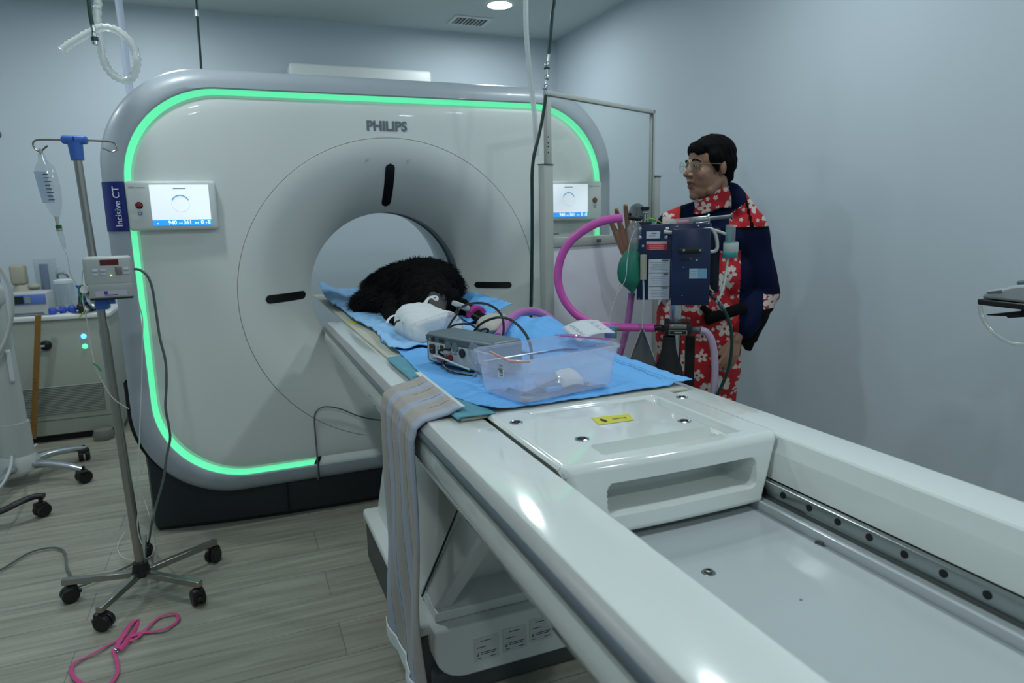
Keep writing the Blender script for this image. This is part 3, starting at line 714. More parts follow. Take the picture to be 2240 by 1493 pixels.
for i in (.2, .4, .6, .8): b.tube([Vector(strap(i, j/30))+Vector((-.0022, 0, .002 if j < 8 else 0)) for j in range(31)], .0016, 5, 2)
b.build('stitching', mat('stitch_grey', (.2, .2, .19), .9), SP)
b = MB(); b.grid(46, 8, lambda i, j: Vector(strap(i, .955+.045*j))+Vector((-.006, 0, -.002*(j > .9)))); b.build('hook_tape', CLOTHW, SP, solid=.003)
b = MB(); b.grid(8, 30, lambda i, j: (-.243-.014*i, W0-.0+(W1-W0+.05)*j, .8955-.0015*i)); b.build('edge_binding', PAPER, SP, solid=.002)

# ---- dog lying on its chest with its head towards the viewer
DG = thing('dog', 'black long-haired dog lying on the table in the scanner bore', 'dog', (.06, .1, .895))
def D(*a): return tuple(Vector(a)-Vector((.06, .1, .895)))
def fdisp(c): return .007*hn(c.x*3, c.y*3, 7, 1)+.004*hn(c.z*3+c.x, c.y*3, 19, 4)
body = [('e', D(.10, .16, .975), (.175, .33, .115)), ('e', D(-.06, .02, .935), (.14, .18, .060)), ('e', D(.10, .34, .955), (.17, .20, .085)), ('e', D(.09, -.10, 1.005), (.165, .20, .115)), ('e', D(.16, .02, .98), (.14, .22, .105)), ('e', D(.115, -.06, 1.035), (.11, .14, .075)),
        ('c', D(.07, -.18, 1.0), .115, D(.045, -.36, .985), .088), ('e', D(.035, -.42, .975), (.085, .095, .078)), ('c', D(.028, -.47, .955), .052, D(.012, -.585, .935), .030), ('e', D(.010, -.60, .938), (.022, .018, .016)),
        ('e', D(.035, -.36, 1.02), (.07, .08, .045)),
        ('e', D(.125, -.38, .955), (.034, .055, .058), (0, .3, 0)), ('e', D(-.052, -.40, .945), (.030, .055, .055), (0, -.3, 0)),
        ('c', D(.16, -.15, .94), .052, D(.185, -.45, .918), .030), ('c', D(.185, -.45, .918), .030, D(.170, -.62, .912), .026), ('e', D(.166, -.645, .910), (.030, .036, .020)),
        ('c', D(-.06, -.15, .94), .058, D(-.11, -.42, .917), .032), ('c', D(-.11, -.42, .917), .032, D(-.100, -.62, .912), .027), ('e', D(-.098, -.65, .910), (.031, .036, .020)),
        ('c', D(-.04, .16, .93), .060, D(-.175, .06, .918), .034), ('c', D(-.175, .06, .918), .032, D(-.185, -.06, .912), .024), ('c', D(.22, .30, .93), .075, D(.25, .08, .915), .034), ('c', D(.05, .58, .96), .07, D(.0, .86, .92), .025)]
Bd = blob('body', body, [FUR, FURG], DG, .0075, 5, lambda c: 1 if (c.y < -.60 and c.z > .03 and -.06 < c.x < .02) else 0, fdisp)
# shaggy coat
random.seed(3); b = MB(); me = Bd.data; me.update(); P = [p for p in me.polygons if p.normal.z > -.35]
for _ in range(15000):
    p = random.choice(P); c = p.center; nrm = p.normal
    if c.y < -.60: continue
    back = Vector((random.uniform(-.35, .35), .55 if c.y > -.45 else .2, -.75)); dr = (back-nrm*back.dot(nrm)); dr = (dr.normalized()+nrm*random.uniform(.15, .6)).normalized() if dr.length > .01 else nrm
    L_ = random.uniform(.014, .034)*(1.25 if c.y > -.35 else .55); wv = nrm.cross(dr).normalized()*random.uniform(.0010, .0026)
    q = c+dr*L_*.55; e_ = c+dr*L_+Vector((0, 0, -.25*L_))
    if e_.z+.895 < .893 and c.z < .04: continue
    k = len(b.v); b.v += [tuple(c-wv), tuple(c+wv), tuple(q+wv*.7), tuple(q-wv*.7), tuple(e_)]; b.f += [(k, k+1, k+2, k+3), (k+3, k+2, k+4)]; b.mi += [0, 0]
f_ = b.build('fur', FUR, DG, local=True, smooth=False); f_['kind'] = 'stuff'
for sx in (-1, 1):
    MB().sphere(D(.030+sx*.036, -.497, .985), .0085).build('eye', mat('dog_eye', (.02, .012, .006), .15), DG, local=True)
MB().sphere(D(.008, -.615, .940), (.0125, .008, .009)).build('nose', mat('dog_nose', (.01, .01, .01), .3), DG, local=True)

# white cloth cover over the muzzle, with two tie loops
MK = thing('muzzle_cover', 'soft white cloth cover tied over the muzzle of the dog', 'cloth cover', (-.075, -.80, .89))
def mk(i, j):
    a = PI*(i*1.0); 
    t = j; x = -.082+ (-.084)*math.cos(a)*(1+.06*math.sin(3*a)) + .010*t
    z = .893+ (.103+.010*math.sin(a*2+t*3))*max(0, math.sin(a))**.48*(1-.12*t)
    y = -.665-.225*t + .012*math.sin(a*3)
    if i < .02 or i > .98: z = .893
    return (x*1.0+.020*math.sin(a)*(1-t), y, z+.004*hn(i*3, j*3, 3, 2))
b = MB(); b.grid(40, 30, mk); 
b.build('cover', CLOTHW, MK, solid=.003)
b = MB(); b.grid(40, 6, lambda i, j: tuple(Vector(mk(i, 1))*(1-j)+Vector((-.075, -.89, .905))*j+Vector((0, -.014*math.sin(PI*j), 0)))); b.build('end_fold', CLOTHW, MK, solid=.002)
p = lambda u, v, y: tuple(atY(u, v, y))
MB().tube([p(922, 688, -.68), p(930, 668, -.655), p(936, 653, -.64), p(944, 650, -.64), p(952, 655, -.64), p(957, 653, -.63), p(955, 648, -.62), p(944, 649, -.63), p(935, 655, -.64), p(925, 667, -.65), p(915, 672, -.66), p(910, 668, -.66), p(913, 664, -.66)], .0045, 8, 5, flat=(.0055, .0018)).build('tie', CLOTHW, MK)
MB().tube([p(846, 706, -.80), p(850, 698, -.79), p(858, 691, -.78), p(868, 690, -.77), p(876, 697, -.77), p(880, 706, -.78)], .0045, 8, 5, flat=(.005, .0018)).build('tie', CLOTHW, MK)
MB().tube([p(862, 712, -.79), p(866, 704, -.79), p(874, 700, -.78)], .003, 8, 5).build('tie', BLACK, MK)

# pink bandage on the dog's front leg, cushion and hoses beyond
tag(MB().lathe([(.030, -.0), (.036, .004), (.037, .035), (.031, .040)], (.180, -.52, .921), 'y', 20, Matrix.Rotation(0, 3, 'X')).build('leg_bandage', mat('magenta_wrap', (.38, .03, .22), .7)), 'magenta bandage wrapped on a front leg of the dog', 'bandage')
b = MB(); b.sphere((0, 0, 0), (.15, .060, .030)); b.xf(Matrix.Translation((.150, -.805, .925)) @ Matrix.Rotation(1.15, 4, 'Z'))
tag(b.build('cushion', mat('beige_cushion', (.42, .41, .37), .85, bump=.3)), 'flat beige cushion beside the coiled black lead', 'cushion')
tag(MB().tube([(.060, -1.08, .925), (.105, -1.00, .930), (.16, -.91, .942), (.225, -.845, .957), (.295, -.81, .958), (.35, -.82, .935), (.385, -.86, .88), (.395, -.89, .82), (.40, -.90, .74)], .0150, 14, 8).build('breathing_hose', PURPLE), 'mauve breathing hose arching over the bunched-up pad', 'hose')

# monitor box lying on the pad
ang = math.atan2(-.94, .34)   # long side direction
mo = Vector((-.190, -1.168, .890)); e1 = Vector((.34, -.94, 0)).normalized(); e2 = Vector((.94, .34, 0)).normalized()
MN = thing('monitor_box', 'grey medical monitor box with a rear panel of sockets, beside the clear bin', 'monitor', mo, 0)
def F(a, d, z): return mo+e1*a+e2*d+Vector((0, 0, z))
MM = Matrix.Identity(4)
for i in range(3): MM[i][0], MM[i][1], MM[i][2], MM[i][3] = e1[i], e2[i], (0, 0, 1)[i], mo[i]
b = MB(); b.box((0, .0, .002), (.29, .105, .088), .012, 3, MM); b.build('case', GREYP, MN)
b = MB(); b.box((.016, -.0015, .010), (.27, .001, .062), .0004, 1, MM); SPN = b.build('socket_panel', mat('panel_grey', (.42, .46, .48), .45), MN)
MB().box((.006, -.0018, .066), (.28, .001, .080), .0, 1, MM).build('upper_band', mat('band_grey', (.07, .10, .12), .45), MN)
def disc(a, z, r, m_, name='socket', d=.004):
    c = F(a, -.0015, z); MB().cyl(c, c-e2*d, r, n=24).build(name, m_, SPN)
MB().box((.022, -.004, .030), (.048, 0, .056), .003, 1, MM).build('power_inlet', BLACK, SPN)
MB().box((.030, -.0045, .040), (.040, -.0035, .046), 0, 1, MM).build('inlet_pin', DARKMET, SPN)
MB().box((.072, -.0035, .042), (.086, 0, .058), .001, 1, MM).build('network_port', BLACK, SPN)
MB().box((.074, -.0040, .043), (.078, -.003, .046), 0, 1, MM).build('port_light', SCREENG, SPN)
MB().box((.068, -.0035, .066), (.090, 0, .076), .001, 1, MM).build('rocker_switch', BLACK, SPN)
disc(.030, .070, .004, CHROME); disc(.042, .071, .005, BLACK); disc(.110, .060, .0125, GREYP, d=.003); disc(.140, .060, .0125, GREYP, d=.003); disc(.170, .048, .0115, BLACK)
b = MB(); b.cyl(F(.062, -.004, .020), F(.096, -.012, .018), .0050); b.build('red_plug', RED, SPN)
b = MB(); b.cyl(F(.118, -.003, .030), F(.124, -.014, .028), .0085); b.build('red_connector', RED, SPN)
b = MB(); b.cyl(F(.105, -.002, .026), F(.108, -.018, .024), .0085, n=18); b.build('grey_connector', DARKMET, SPN)
b = MB()
for k, (a, z, l) in enumerate(((.056, .050, .010), (.056, .044, .008), (.060, .034, .009), (.09, .034, .012), (.03, .016, .03), (.075, .012, .035), (.125, .040, .02))): b.box((a, -.0022, z), (a+l, -.0014, z+.0018), 0, 1, MM)
b.build('panel_print', INKG, SPN)
tag(MB().tube([F(.10, -.006, .030), F(.092, -.022, .042), F(.104, -.022, .052), F(.13, -.01, .054)], .0032, 8).build('patch_cable', BLACK), 'short black patch cable looped on the monitor sockets', 'cable')
tag(MB().tube([F(.050, -.006, .028), F(.075, -.025, .033), F(.115, -.030, .032), F(.165, -.022, .022), F(.21, -.012, .012)], .0026, 8).build('patch_cable', LINE), 'thin white cable leaving the monitor socket panel', 'cable')
tag(MB().tube([F(.108, -.018, .024), F(.125, -.028, .010), F(.160, -.030, .003), F(.20, -.024, .0015), F(.24, -.016, .001)], .0034, 8).build('patch_cable', BLACK), 'black cable running from the monitor under the clear bin', 'cable')
# coiled black leads above the box
py = lambda L_: [tuple(atY(u, v, y)) for u, v, y in L_]
tag(MB().tube(py([(970, 690, -.78), (985, 693, -.80), (1000, 680, -.85), (1012, 670, -.92), (1035, 663, -1.0), (1062, 664, -1.08), (1085, 675, -1.14), (1098, 692, -1.18), (1102, 715, -1.22), (1100, 735, -1.26), (1094, 752, -1.28)]), .0038, 8, 6).build('monitor_lead', BLACK), 'black lead in a tall loop over the monitor box', 'cable')
tag(MB().tube(py([(985, 714, -1.0), (978, 722, -1.02), (990, 712, -1.02), (1010, 708, -1.02), (1030, 710, -1.03), (1045, 720, -1.06), (1058, 730, -1.08), (1068, 724, -1.08), (1064, 719, -1.08), (1050, 722, -1.08), (1036, 728, -1.10)]), .0032, 8, 6).build('monitor_lead', BLACK), 'black lead twisted into a small figure of eight', 'cable')
tag(MB().tube(py([(1036, 727, -1.16), (1045, 714, -1.17), (1062, 702, -1.18), (1088, 694, -1.20), (1112, 697, -1.24), (1132, 710, -1.28), (1148, 728, -1.34), (1157, 745, -1.40), (1162, 765, -1.45), (1163, 785, -1.50)]), .0038, 8, 6).build('monitor_lead', BLACK), 'black lead arching down into the clear bin', 'cable')
tag(MB().tube(py([(978, 720, -.98), (990, 700, -.96), (1002, 683, -.94), (1004, 672, -.92)])+[(.15, -.70, .925)], .0032, 8, 6).build('monitor_lead', BLACK), 'black lead running to the paw of the dog', 'cable')
b = MB(); b.box((-.012, -.03, -.008), (.012, .03, .008), .004); b.xf(Matrix.Translation(atY(1008, 668, -.90)) @ Euler((.3, .2, .8)).to_matrix().to_4x4())
tag(b.build('probe_clip', LGREY), 'small pale probe clip at the paw of the dog', 'probe')

# clear bin
bc = Vector((-.018, -1.603, .893)); br = math.radians(13)
BN = thing('storage_bin', 'clear frosted plastic bin with a pinkish rim on the blue pad', 'bin', bc, br)
def bprof(t, z):
    z = z*.93; hx, hy = .132+.013*z/.105, .084+.009*z/.105; r = .028; P = []
    for cx_, cy_, a0 in ((hx-r, hy-r, 0), (-hx+r, hy-r, PI/2), (-hx+r, -hy+r, PI), (hx-r, -hy+r, 3*PI/2)):
        for k in range(7): a = a0+PI/2*k/6; P.append((cx_+(r+t)*math.cos(a), cy_+(r+t)*math.sin(a), z))
    return P
b = MB(); lv = [bprof(-.06, .004), bprof(-.01, .0005), bprof(-.002, .004), bprof(0, .012), bprof(0, .070), bprof(.003, .072), bprof(.003, .100)]; n = 28
vs = [p_ for l in lv for p_ in l]; fs = [(r*n+i, r*n+(i+1) % n, (r+1)*n+(i+1) % n, (r+1)*n+i) for r in range(len(lv)-1) for i in range(n)]+[list(range(n))]
b.add(vs, fs).build('tub', BINP, BN, local=True)
b = MB(); lv = [bprof(.003, .099), bprof(.009, .100), bprof(.009, .105), bprof(.003, .106), bprof(.001, .103)]
vs = [p_ for l in lv for p_ in l]; fs = [(r*n+i, r*n+(i+1) % n, (r+1)*n+(i+1) % n, (r+1)*n+i) for r in range(len(lv)-1) for i in range(n)]
b.add(vs, fs).build('rim', BINP, BN, local=True)
b = MB(); b.tube([bprof(.010, .1035)[i] for i in range(0, 7)]+[(.149, -.05, .1035)], .0022, 8, 3); b.build('rim_stripe', PINKRIM, BN, local=True)
b = MB(); b.tube([(-.150, .01, .104)]+[bprof(.010, .1035)[i] for i in range(14, 20)], .0024, 8, 3); b.build('rim_stripe', mat('salmon_rim', (.62, .30, .27), .5), BN, local=True)
LB = MB().box((-.1435, -.030, .050), (-.1425, -.008, .082)).build('price_label', PAPER, BN, local=True)
b = MB()
for k, h in enumerate((.055, .060, .063, .066, .069, .076)): b.box((-.1442, -.026, h), (-.1434, -.026+(.012 if k != 3 else .016), h+.0016))
b.build('label_print', INKG, LB, local=True)
M_ = WM(BN)
# what lies in the bin
b = MB(); b.grid(14, 10, lambda i, j: (.075*(i-.5)*(1-.3*abs(j-.5)), .045*(j-.5), .012*math.sin(PI*i)+.004*math.sin(PI*j))); b.xf(Matrix.Translation(M_ @ Vector((.035, -.035, .022))) @ Euler((.75, .1, .25)).to_matrix().to_4x4())
pk = tag(b.build('sterile_packet', PAPER, solid=.0012), 'small white printed packet lying in the clear bin', 'packet')
MB().box((-.006, -.0, 0), (.006, .006, .001)).xf(Matrix.Translation(M_ @ Vector((.028, -.043, .0335))) @ Euler((.75, .1, .25)).to_matrix().to_4x4()).build('green_print', mat('green_ink', (.03, .35, .28), .5), pk)
b = MB(); b.sphere((0, 0, 0), (.07, .035, .018)); b.xf(Matrix.Translation(M_ @ Vector((.02, -.015, .020))) @ Matrix.Rotation(.3, 4, 'Z'))
tag(b.build('blister_tray', clear('bag_film', (.93, .95, .97), .88, .05, .3, (.7, .75, .8))), 'clear plastic wrapper in the bottom of the clear bin', 'wrapper')
b = MB(); b.box((-.02, -.008, 0), (.02, .008, .012), .004); b.xf(Matrix.Translation(M_ @ Vector((-.02, -.045, .004))) @ Matrix.Rotation(.2, 4, 'Z'))
tag(b.build('plastic_stopper', mat('sky_blue_plastic', (.06, .32, .72), .4)), 'bright blue plastic stopper in the clear bin', 'stopper')
# clear wrapper standing by the near corner of the bin, papers beyond it
b = MB(); b.grid(14, 14, lambda i, j: (.05*(i-.5)+.01*math.sin(j*7), .018*math.sin(i*6+j*3), .105*j*(1-.4*i))); b.xf(Matrix.Translation((-.150, -1.50, .905)) @ Matrix.Rotation(-.9, 4, 'Z'))
tag(b.build('plastic_sleeve', MATS['bag_film'], solid=.0008), 'crinkled clear plastic sleeve at the left end of the bin', 'wrapper')
b = MB(); b.grid(12, 8, lambda i, j: (.14*(i-.5), .09*(j-.5), .010*math.sin(i*4)+.02*i)); b.xf(Matrix.Translation((.315, -1.185, .935)) @ Euler((.35, 0, .2)).to_matrix().to_4x4())
pp = tag(b.build('paper_form', PAPER, solid=.0006), 'sheet of printed white paper propped behind the clear bin', 'paper')
b = MB()
for k in range(9): b.box((-.05, -.03+.0075*k, .0), (.045-.01*(k % 3), -.0288+.0075*k, .0008))
b.xf(Matrix.Translation((.315, -1.187, .9515)) @ Euler((.35, -.11, .2)).to_matrix().to_4x4()).build('printed_lines', INKS, pp)
b = MB(); b.box((-.016, -.004, -.016), (.016, .004, .022), .003); b.xf(Matrix.Translation((.395, -1.175, .925)) @ Matrix.Rotation(-.3, 4, 'Z'))
gc = tag(b.build('sachet', mat('violet_blue', (.16, .22, .50), .5)), 'small violet-blue sachet behind the right end of the bin', 'sachet')
b = MB(); b.box((-.006, -.004, -.022), (.006, .004, .012), .002); b.box((-.012, -.005, .004), (.012, .005, .014), .002); b.xf(Matrix.Translation((.412, -1.178, .93)) @ Matrix.Rotation(-.3, 4, 'Z'))
tag(b.build('line_clamp', GREENP), 'small green line clamp at the table edge behind the bin', 'clamp')
# ------------------------------------------------------------------ left side: drip stand, pump, cords, cart, cabinet
IX, IY = -1.063, -.424
IV = thing('drip_stand', 'wheeled chrome drip stand with a blue top and two wire hooks', 'drip stand', (IX, IY, 0))
ptop = Vector((-1.0935, IY, 1.535)); pbot = Vector((IX, IY, .085))
b = MB(); b.cyl(pbot, ptop, .0125, n=20); PO = b.build('pole', STEEL, IV)
b = MB(); b.cyl(pbot.lerp(ptop, .03), pbot.lerp(ptop, .60), .0150, n=20); b.build('outer_pole', STEEL, PO)
b = MB(); b.cyl((-1.0925, IY, 1.492), (-1.094, IY, 1.545), .0185, .0215); b.box((-1.130, IY-.017, 1.541), (-1.058, IY+.017, 1.566), .008, 3); TP = b.build('hook_holder', BLUEP, IV)
MB().box((-1.0955, IY-.0185, 1.550), (-1.0925, IY-.016, 1.562)).build('slot', NAVYS, TP)
hk = lambda s, pts: MB().tube(pts, .0028, 8).build('hook', STEEL, IV)
hk(-1, [(-1.13, IY, 1.553), (-1.17, IY, 1.553), (-1.195, IY, 1.551), (-1.205, IY, 1.543), (-1.205, IY, 1.530), (-1.195, IY-.006, 1.518), (-1.185, IY-.012, 1.517), (-1.172, IY-.014, 1.528), (-1.165, IY-.014, 1.533)])
hk(1, [(-1.058, IY, 1.553), (-1.02, IY, 1.552), (-.998, IY, 1.551), (-.983, IY, 1.543), (-.981, IY, 1.527), (-.992, IY-.005, 1.519), (-1.005, IY-.008, 1.523), (-1.020, IY-.010, 1.530)])
b = MB(); b.cyl((IX, IY, .070), (IX, IY, .118), .032, .024, 24); b.build('hub', BLACK, IV)
for k, (x, y) in enumerate(((-1.294, -.383), (-1.155, -.622), (-.879, -.586), (-.837, -.284), (-1.087, -.130))):
    d = Vector((x-IX, y-IY, 0)); L_ = d.length; a = math.atan2(d.y, d.x); R = Matrix.Rotation(a, 4, 'Z')
    b = MB(); b.box((.02, -.011, .066), (L_+.018, .011, .088), .002, 1, Matrix.Translation((IX, IY, 0)) @ R); LG = b.build('leg', STEEL, IV)
    c = Vector((x, y, .028)); R2 = Matrix.Rotation(a+.6+k, 4, 'Z'); b = MB()
    for s_ in (-1, 1): b.lathe([(.010, -.009), (.024, -.009), (.0275, -.006), (.0275, .006), (.024, .009), (.010, .009)], (0, s_*.012, 0), 'y', 24)
    b.box((-.026, -.020, .0), (.010, .020, .034), .010, 2); b.cyl((0, 0, .02), (0, 0, .042), .006); b.box((-.036, -.010, -.004), (-.022, .010, .010), .004)
    b.xf(Matrix.Translation(c) @ R2).build('caster', BLACK, LG)
# infusion pump
PM = thing('infusion_pump', 'pale grey infusion pump with a dark red display clamped on the drip stand', 'infusion pump', (-1.04, IY-.03, 1.06), .05)
def pb(lo, hi, nm, mt, bev=.0, par=None, seg=2): return MB().box(lo, hi, bev, seg).build(nm, mt, par or PM, local=True)
CS = pb((-.066, -.055, .040), (.066, .015, .131), 'case', LGREY, .010, seg=3)
pb((-.058, -.058, .0), (.064, .010, .046), 'door', mat('pump_door', (.37, .40, .40), .4), .005, seg=3)
pb((-.056, -.059, -.004), (.062, -.01, .001), 'door_edge', BLACK, .001)
pb((-.018, -.057, .104), (.033, -.054, .121), 'display', mat('pump_display', (.10, .012, .008), .3))
pb((-.040, -.0595, .006), (.048, -.057, .024), 'name_strip', mat('pump_strip', (.48, .48, .54), .5))
pb((-.016, -.0605, .013), (-.006, -.0588, .023), 'logo_square', mat('violet', (.10, .04, .30), .5)); pb((-.014, -.0602, .0085), (.022, -.0588, .0115), 'logo_line', mat('violet', (.1, .04, .3)))
for k, (x, z) in enumerate(((-.034, .088), (-.034, .076), (-.012, .088), (-.012, .076), (.052, .090), (.052, .077))): pb((x-.008, -.058, z-.004), (x+.008, -.0545, z+.004), 'button', mat('pump_button', (.50, .54, .62), .5), .0015)
pb((.022, -.058, .072), (.040, -.0545, .098), 'rocker_key', mat('rocker_grey', (.20, .17, .17), .5), .003)
pb((.006, -.0575, .069), (.011, -.0548, .0735), 'indicator', mat('lit_lime', (.55, .8, .05), .4, emit=1.2))
b = MB(); b.cyl((-.070, -.02, .018), (-.070, -.05, .030), .012); b.cyl((-.072, -.03, .03), (-.070, -.045, .012), .006); b.build('side_lever', LGREY, PM, local=True)
b = MB(); b.box((-.052, -.010, -.040), (-.012, .045, -.004), .006); b.cyl((-.012, .0, -.012), (.006, .0, -.012), .012); b.build('pole_clamp', BLUEP, PM, local=True)
# drip bag and line
BG = thing('drip_bag', 'clear fluid bag hanging from the left hook of the drip stand', 'drip bag', (-1.18, IY-.01, 1.32))
def bagf(i, j):
    a = 2*PI*i; t = j; hw = .030*math.sin(PI*min(1, t*.85+.12))**.6*(1-.35*(t < .15)); th = .015*math.sin(PI*min(1, t*.9+.05))
    return (-1.186+.018*t+hw*math.cos(a)*(.8 if t < .2 else 1), IY-.012+th*math.sin(a), 1.510-.195*t)
b = MB(); b.grid(24, 20, bagf, True); b.build('bag', BAGP, BG)
b = MB(); b.grid(8, 12, lambda i, j: (-1.193+.012*j+.020*(i-.5)*1.6, IY-.0275-.001*math.sin(PI*i), 1.455-.095*j)); PR = b.build('bag_print', clear('print_film', (.8, .85, .95), .6, .3, .1, (.3, .38, .5)), BG)
b = MB()
for k in range(8): b.box((-1.186+.001*k, IY-.0305, 1.445-.011*k), (-1.172+.001*k+.002*(k % 3), IY-.0295, 1.448-.011*k))
b.build('print_lines', INKG, PR)
b = MB(); b.lathe([(.004, .012), (.006, 0), (.003, -.006)], (-1.186, IY-.012, 1.512)); b.build('hanging_eyelet', LGREY, BG); b = MB(); b.lathe([(.006, 0), (.005, -.02), (.004, -.03)], (-1.168, IY-.012, 1.318)); b.build('bag_port', LGREY, BG)
b = MB(); b.cyl((-1.1665, IY-.012, 1.292), (-1.1655, IY-.012, 1.281), .0085); b.build('green_collar', mat('dark_green_plastic', (.01, .10, .03), .4), BG)
b = MB(); b.cyl((-1.1655, IY-.012, 1.281), (-1.165, IY-.012, 1.272), .0085); b.build('drip_collar', BEIGEP, BG)
b = MB(); b.lathe([(.0075, 0), (.0078, -.02), (.0060, -.045), (.003, -.055)], (-1.1645, IY-.012, 1.272), rot=Euler((0, -.12, 0)).to_matrix()); b.build('drip_chamber', BAGP, BG)
yv = lambda L_, y: [tuple(atY(u, v, y)) for u, v in L_]
tag(MB().tube(yv([(138, 542), (146, 556), (150, 575), (152, 592), (160, 610), (171, 627), (180, 640), (182, 660)], IY-.02), .0016, 6).build('drip_line', LINE), 'thin clear line from the drip bag to the pump', 'drip line')
tag(MB().tube(yv([(185, 575), (180, 600), (179, 630), (183, 668), (190, 700), (196, 740), (205, 790), (214, 815), (228, 842), (245, 868), (262, 882), (282, 894)], IY-.04), .0016, 6).build('drip_line', LINE), 'thin clear line falling from the pump past the green clip', 'drip line')
CG = thing('line_tags', 'blue, green and yellow tags bunched on the line beside the pump', 'line tags', atY(176, 650, IY-.03))
for (pts, mt) in (([(163, 624), (182, 624), (177, 634), (168, 630)], BLUEP), ([(170, 628), (182, 632), (176, 656), (170, 640)], TEALP), ([(174, 622), (181, 622), (187, 637), (180, 641)], LIMEP), ([(176, 634), (184, 640), (176, 662)], GREENP), ([(180, 652), (187, 658), (184, 668)], BLUEP)):
    q = [atY(u, v, IY-.035) for u, v in pts]; n = len(q); bb = MB().add([tuple(x) for x in q]+[tuple(x+Vector((0, .004, 0))) for x in q], [list(range(n)), list(range(n, 2*n))[::-1]]+[(i, (i+1) % n, n+(i+1) % n, n+i) for i in range(n)]); bb.build('tag', mt, CG)
def clipobj(pts, mt, lab, y=IY-.042):
    q = [atY(u, v, y) for u, v in pts]; b = MB().tube(q, .004, 6, 3, flat=(.0045, .002)); tag(b.build('line_clip', mt), lab, 'clip')
clipobj([(171, 697), (180, 686), (188, 677)], LIMEP, 'lime clip on the line below the drip pump')
clipobj([(203, 794), (213, 800), (222, 812)], GREENP, 'green clip on the line halfway down the drip stand')
tag(MB().tube([tuple(atY(u, v, IY-.01)) for u, v in ((300, 640), (304, 665), (312, 700), (311, 760), (310, 830), (307, 900), (305, 960), (303, 1010), (306, 1080), (300, 1150), (310, 1190))], .0018, 6).build('drip_line', LINE), 'thin pale line hanging straight down in front of the silver rim', 'drip line')
# power cord of the pump, down and along the floor
up = [tuple(atY(u, v, IY+.01)) for u, v in ((293, 588), (306, 590), (322, 603), (333, 630), (341, 680), (350, 740), (362, 790), (364, 840), (362, 890), (369, 930), (372, 960), (364, 1000), (357, 1050), (340, 1110), (331, 1150))]
dn = [tuple(atZ(u, v, .012)) for u, v in ((322, 1195), (296, 1228), (262, 1246), (230, 1258), (200, 1272), (170, 1283))]
tag(MB().tube(up+dn, .0042, 8).build('power_cord', CORD), 'grey power cord dropping from the pump to the foot of the drip stand', 'cord')
tag(MB().tube([tuple(atZ(u, v, .010)) for u, v in ((158, 1262), (146, 1240), (144, 1218), (138, 1203), (120, 1197), (90, 1200), (60, 1210), (30, 1228), (0, 1246), (-60, 1275))], .0042, 8).build('power_cord', CORD), 'grey cord curving over the floor to the left of the drip stand', 'cord')
tag(MB().tube([tuple(atY(u, v, IY)) for u, v in ((303, 1020), (300, 1060), (318, 1100), (330, 1140))]+[tuple(atZ(u, v, .02)) for u, v in ((340, 1185), (330, 1215), (295, 1225), (265, 1215), (258, 1190), (275, 1160))], .0014, 6).build('drip_line', LINE), 'loop of thin clear line around the foot of the drip stand', 'drip line')

# pink leash on the floor
LS = thing('dog_leash', 'pink webbing leash dropped in loops on the wood floor', 'leash', atZ(300, 1400, 0))
zf = lambda L_, z0=.006: [tuple(atZ(u, v, z0+.004*(k % 2))) for k, (u, v) in enumerate(L_)]
FLT = (.0055, .0016)
MB().tube(zf([(300, 1392), (322, 1372), (345, 1352), (368, 1342), (386, 1343), (390, 1352), (380, 1365), (358, 1376), (330, 1381), (300, 1384), (280, 1390), (262, 1398), (245, 1406), (215, 1422), (185, 1438), (165, 1447), (156, 1462), (160, 1478), (175, 1492), (200, 1502), (225, 1502), (245, 1490), (257, 1470), (256, 1445), (250, 1428), (248, 1418)]), .005, 8, 6, flat=FLT).build('strap', LEASH, LS)
MB().tube([tuple(atZ(u, v, .010+.010*math.sin(k))) for k, (u, v) in enumerate(((252, 1418), (262, 1400), (274, 1380), (288, 1362), (302, 1354), (304, 1362), (292, 1382), (278, 1402), (262, 1420)))], .008, 8, 6, flat=(.008, .0018)).build('handle_loop', LEASH, LS)
MB().tube([tuple(atZ(u, v, .012)) for u, v in ((276, 1402), (296, 1396), (308, 1386), (290, 1390), (270, 1398))], .005, 8, 6, flat=FLT).build('keeper_loop', LEASH, LS)
b = MB(); c = atZ(256, 1422, .008); b.tube([c+Vector((.008*math.cos(a), .008*math.sin(a), 0)) for a in [2*PI*k/10 for k in range(10)]], .0016, 6, 2, True); b.cyl(c, c+Vector((-.012, .014, .002)), .003); b.build('snap_hook', CHROME, LS)

# white cabinet against the back wall
CX0, CX1, CY_, CZ_ = -1.955, -1.405, 1.76, .775
CB = thing('equipment_cabinet', 'pale metal cabinet with a vent grille and blue and green lamps', 'cabinet', ((CX0+CX1)/2, 2.0, 0))
MB().box((CX0, CY_, .045), (CX1, 2.26, CZ_-.028), .006).build('housing', CABP, CB)
MB().box((CX0-.012, CY_-.014, CZ_-.028), (CX1+.012, 2.265, CZ_), .006, 3).build('worktop', WHITE, CB)
MB().box((CX0+.03, CY_+.03, .0), (CX1-.03, 2.2, .045)).build('plinth', BLACKM, CB)
b = MB(); b.box((CX0+.06, CY_-.003, .175), (CX1-.075, CY_+.002, .345)); GR = b.build('vent_grille', mat('grille_grey', (.16, .18, .16), .5), CB)
b = MB()
for k in range(17): b.obox(((CX0+CX1)/2-.008, CY_-.006, .180+.0102*k), (CX1-CX0-.14, .006, .0035), (.5, 0, 0))
b.build('louvre', mat('louvre_grey', (.28, .31, .28), .5), GR)
MB().box((CX0+.01, CY_-.002, .135), (CX1-.01, CY_+.001, .139)).build('panel_seam', INKG, CB)
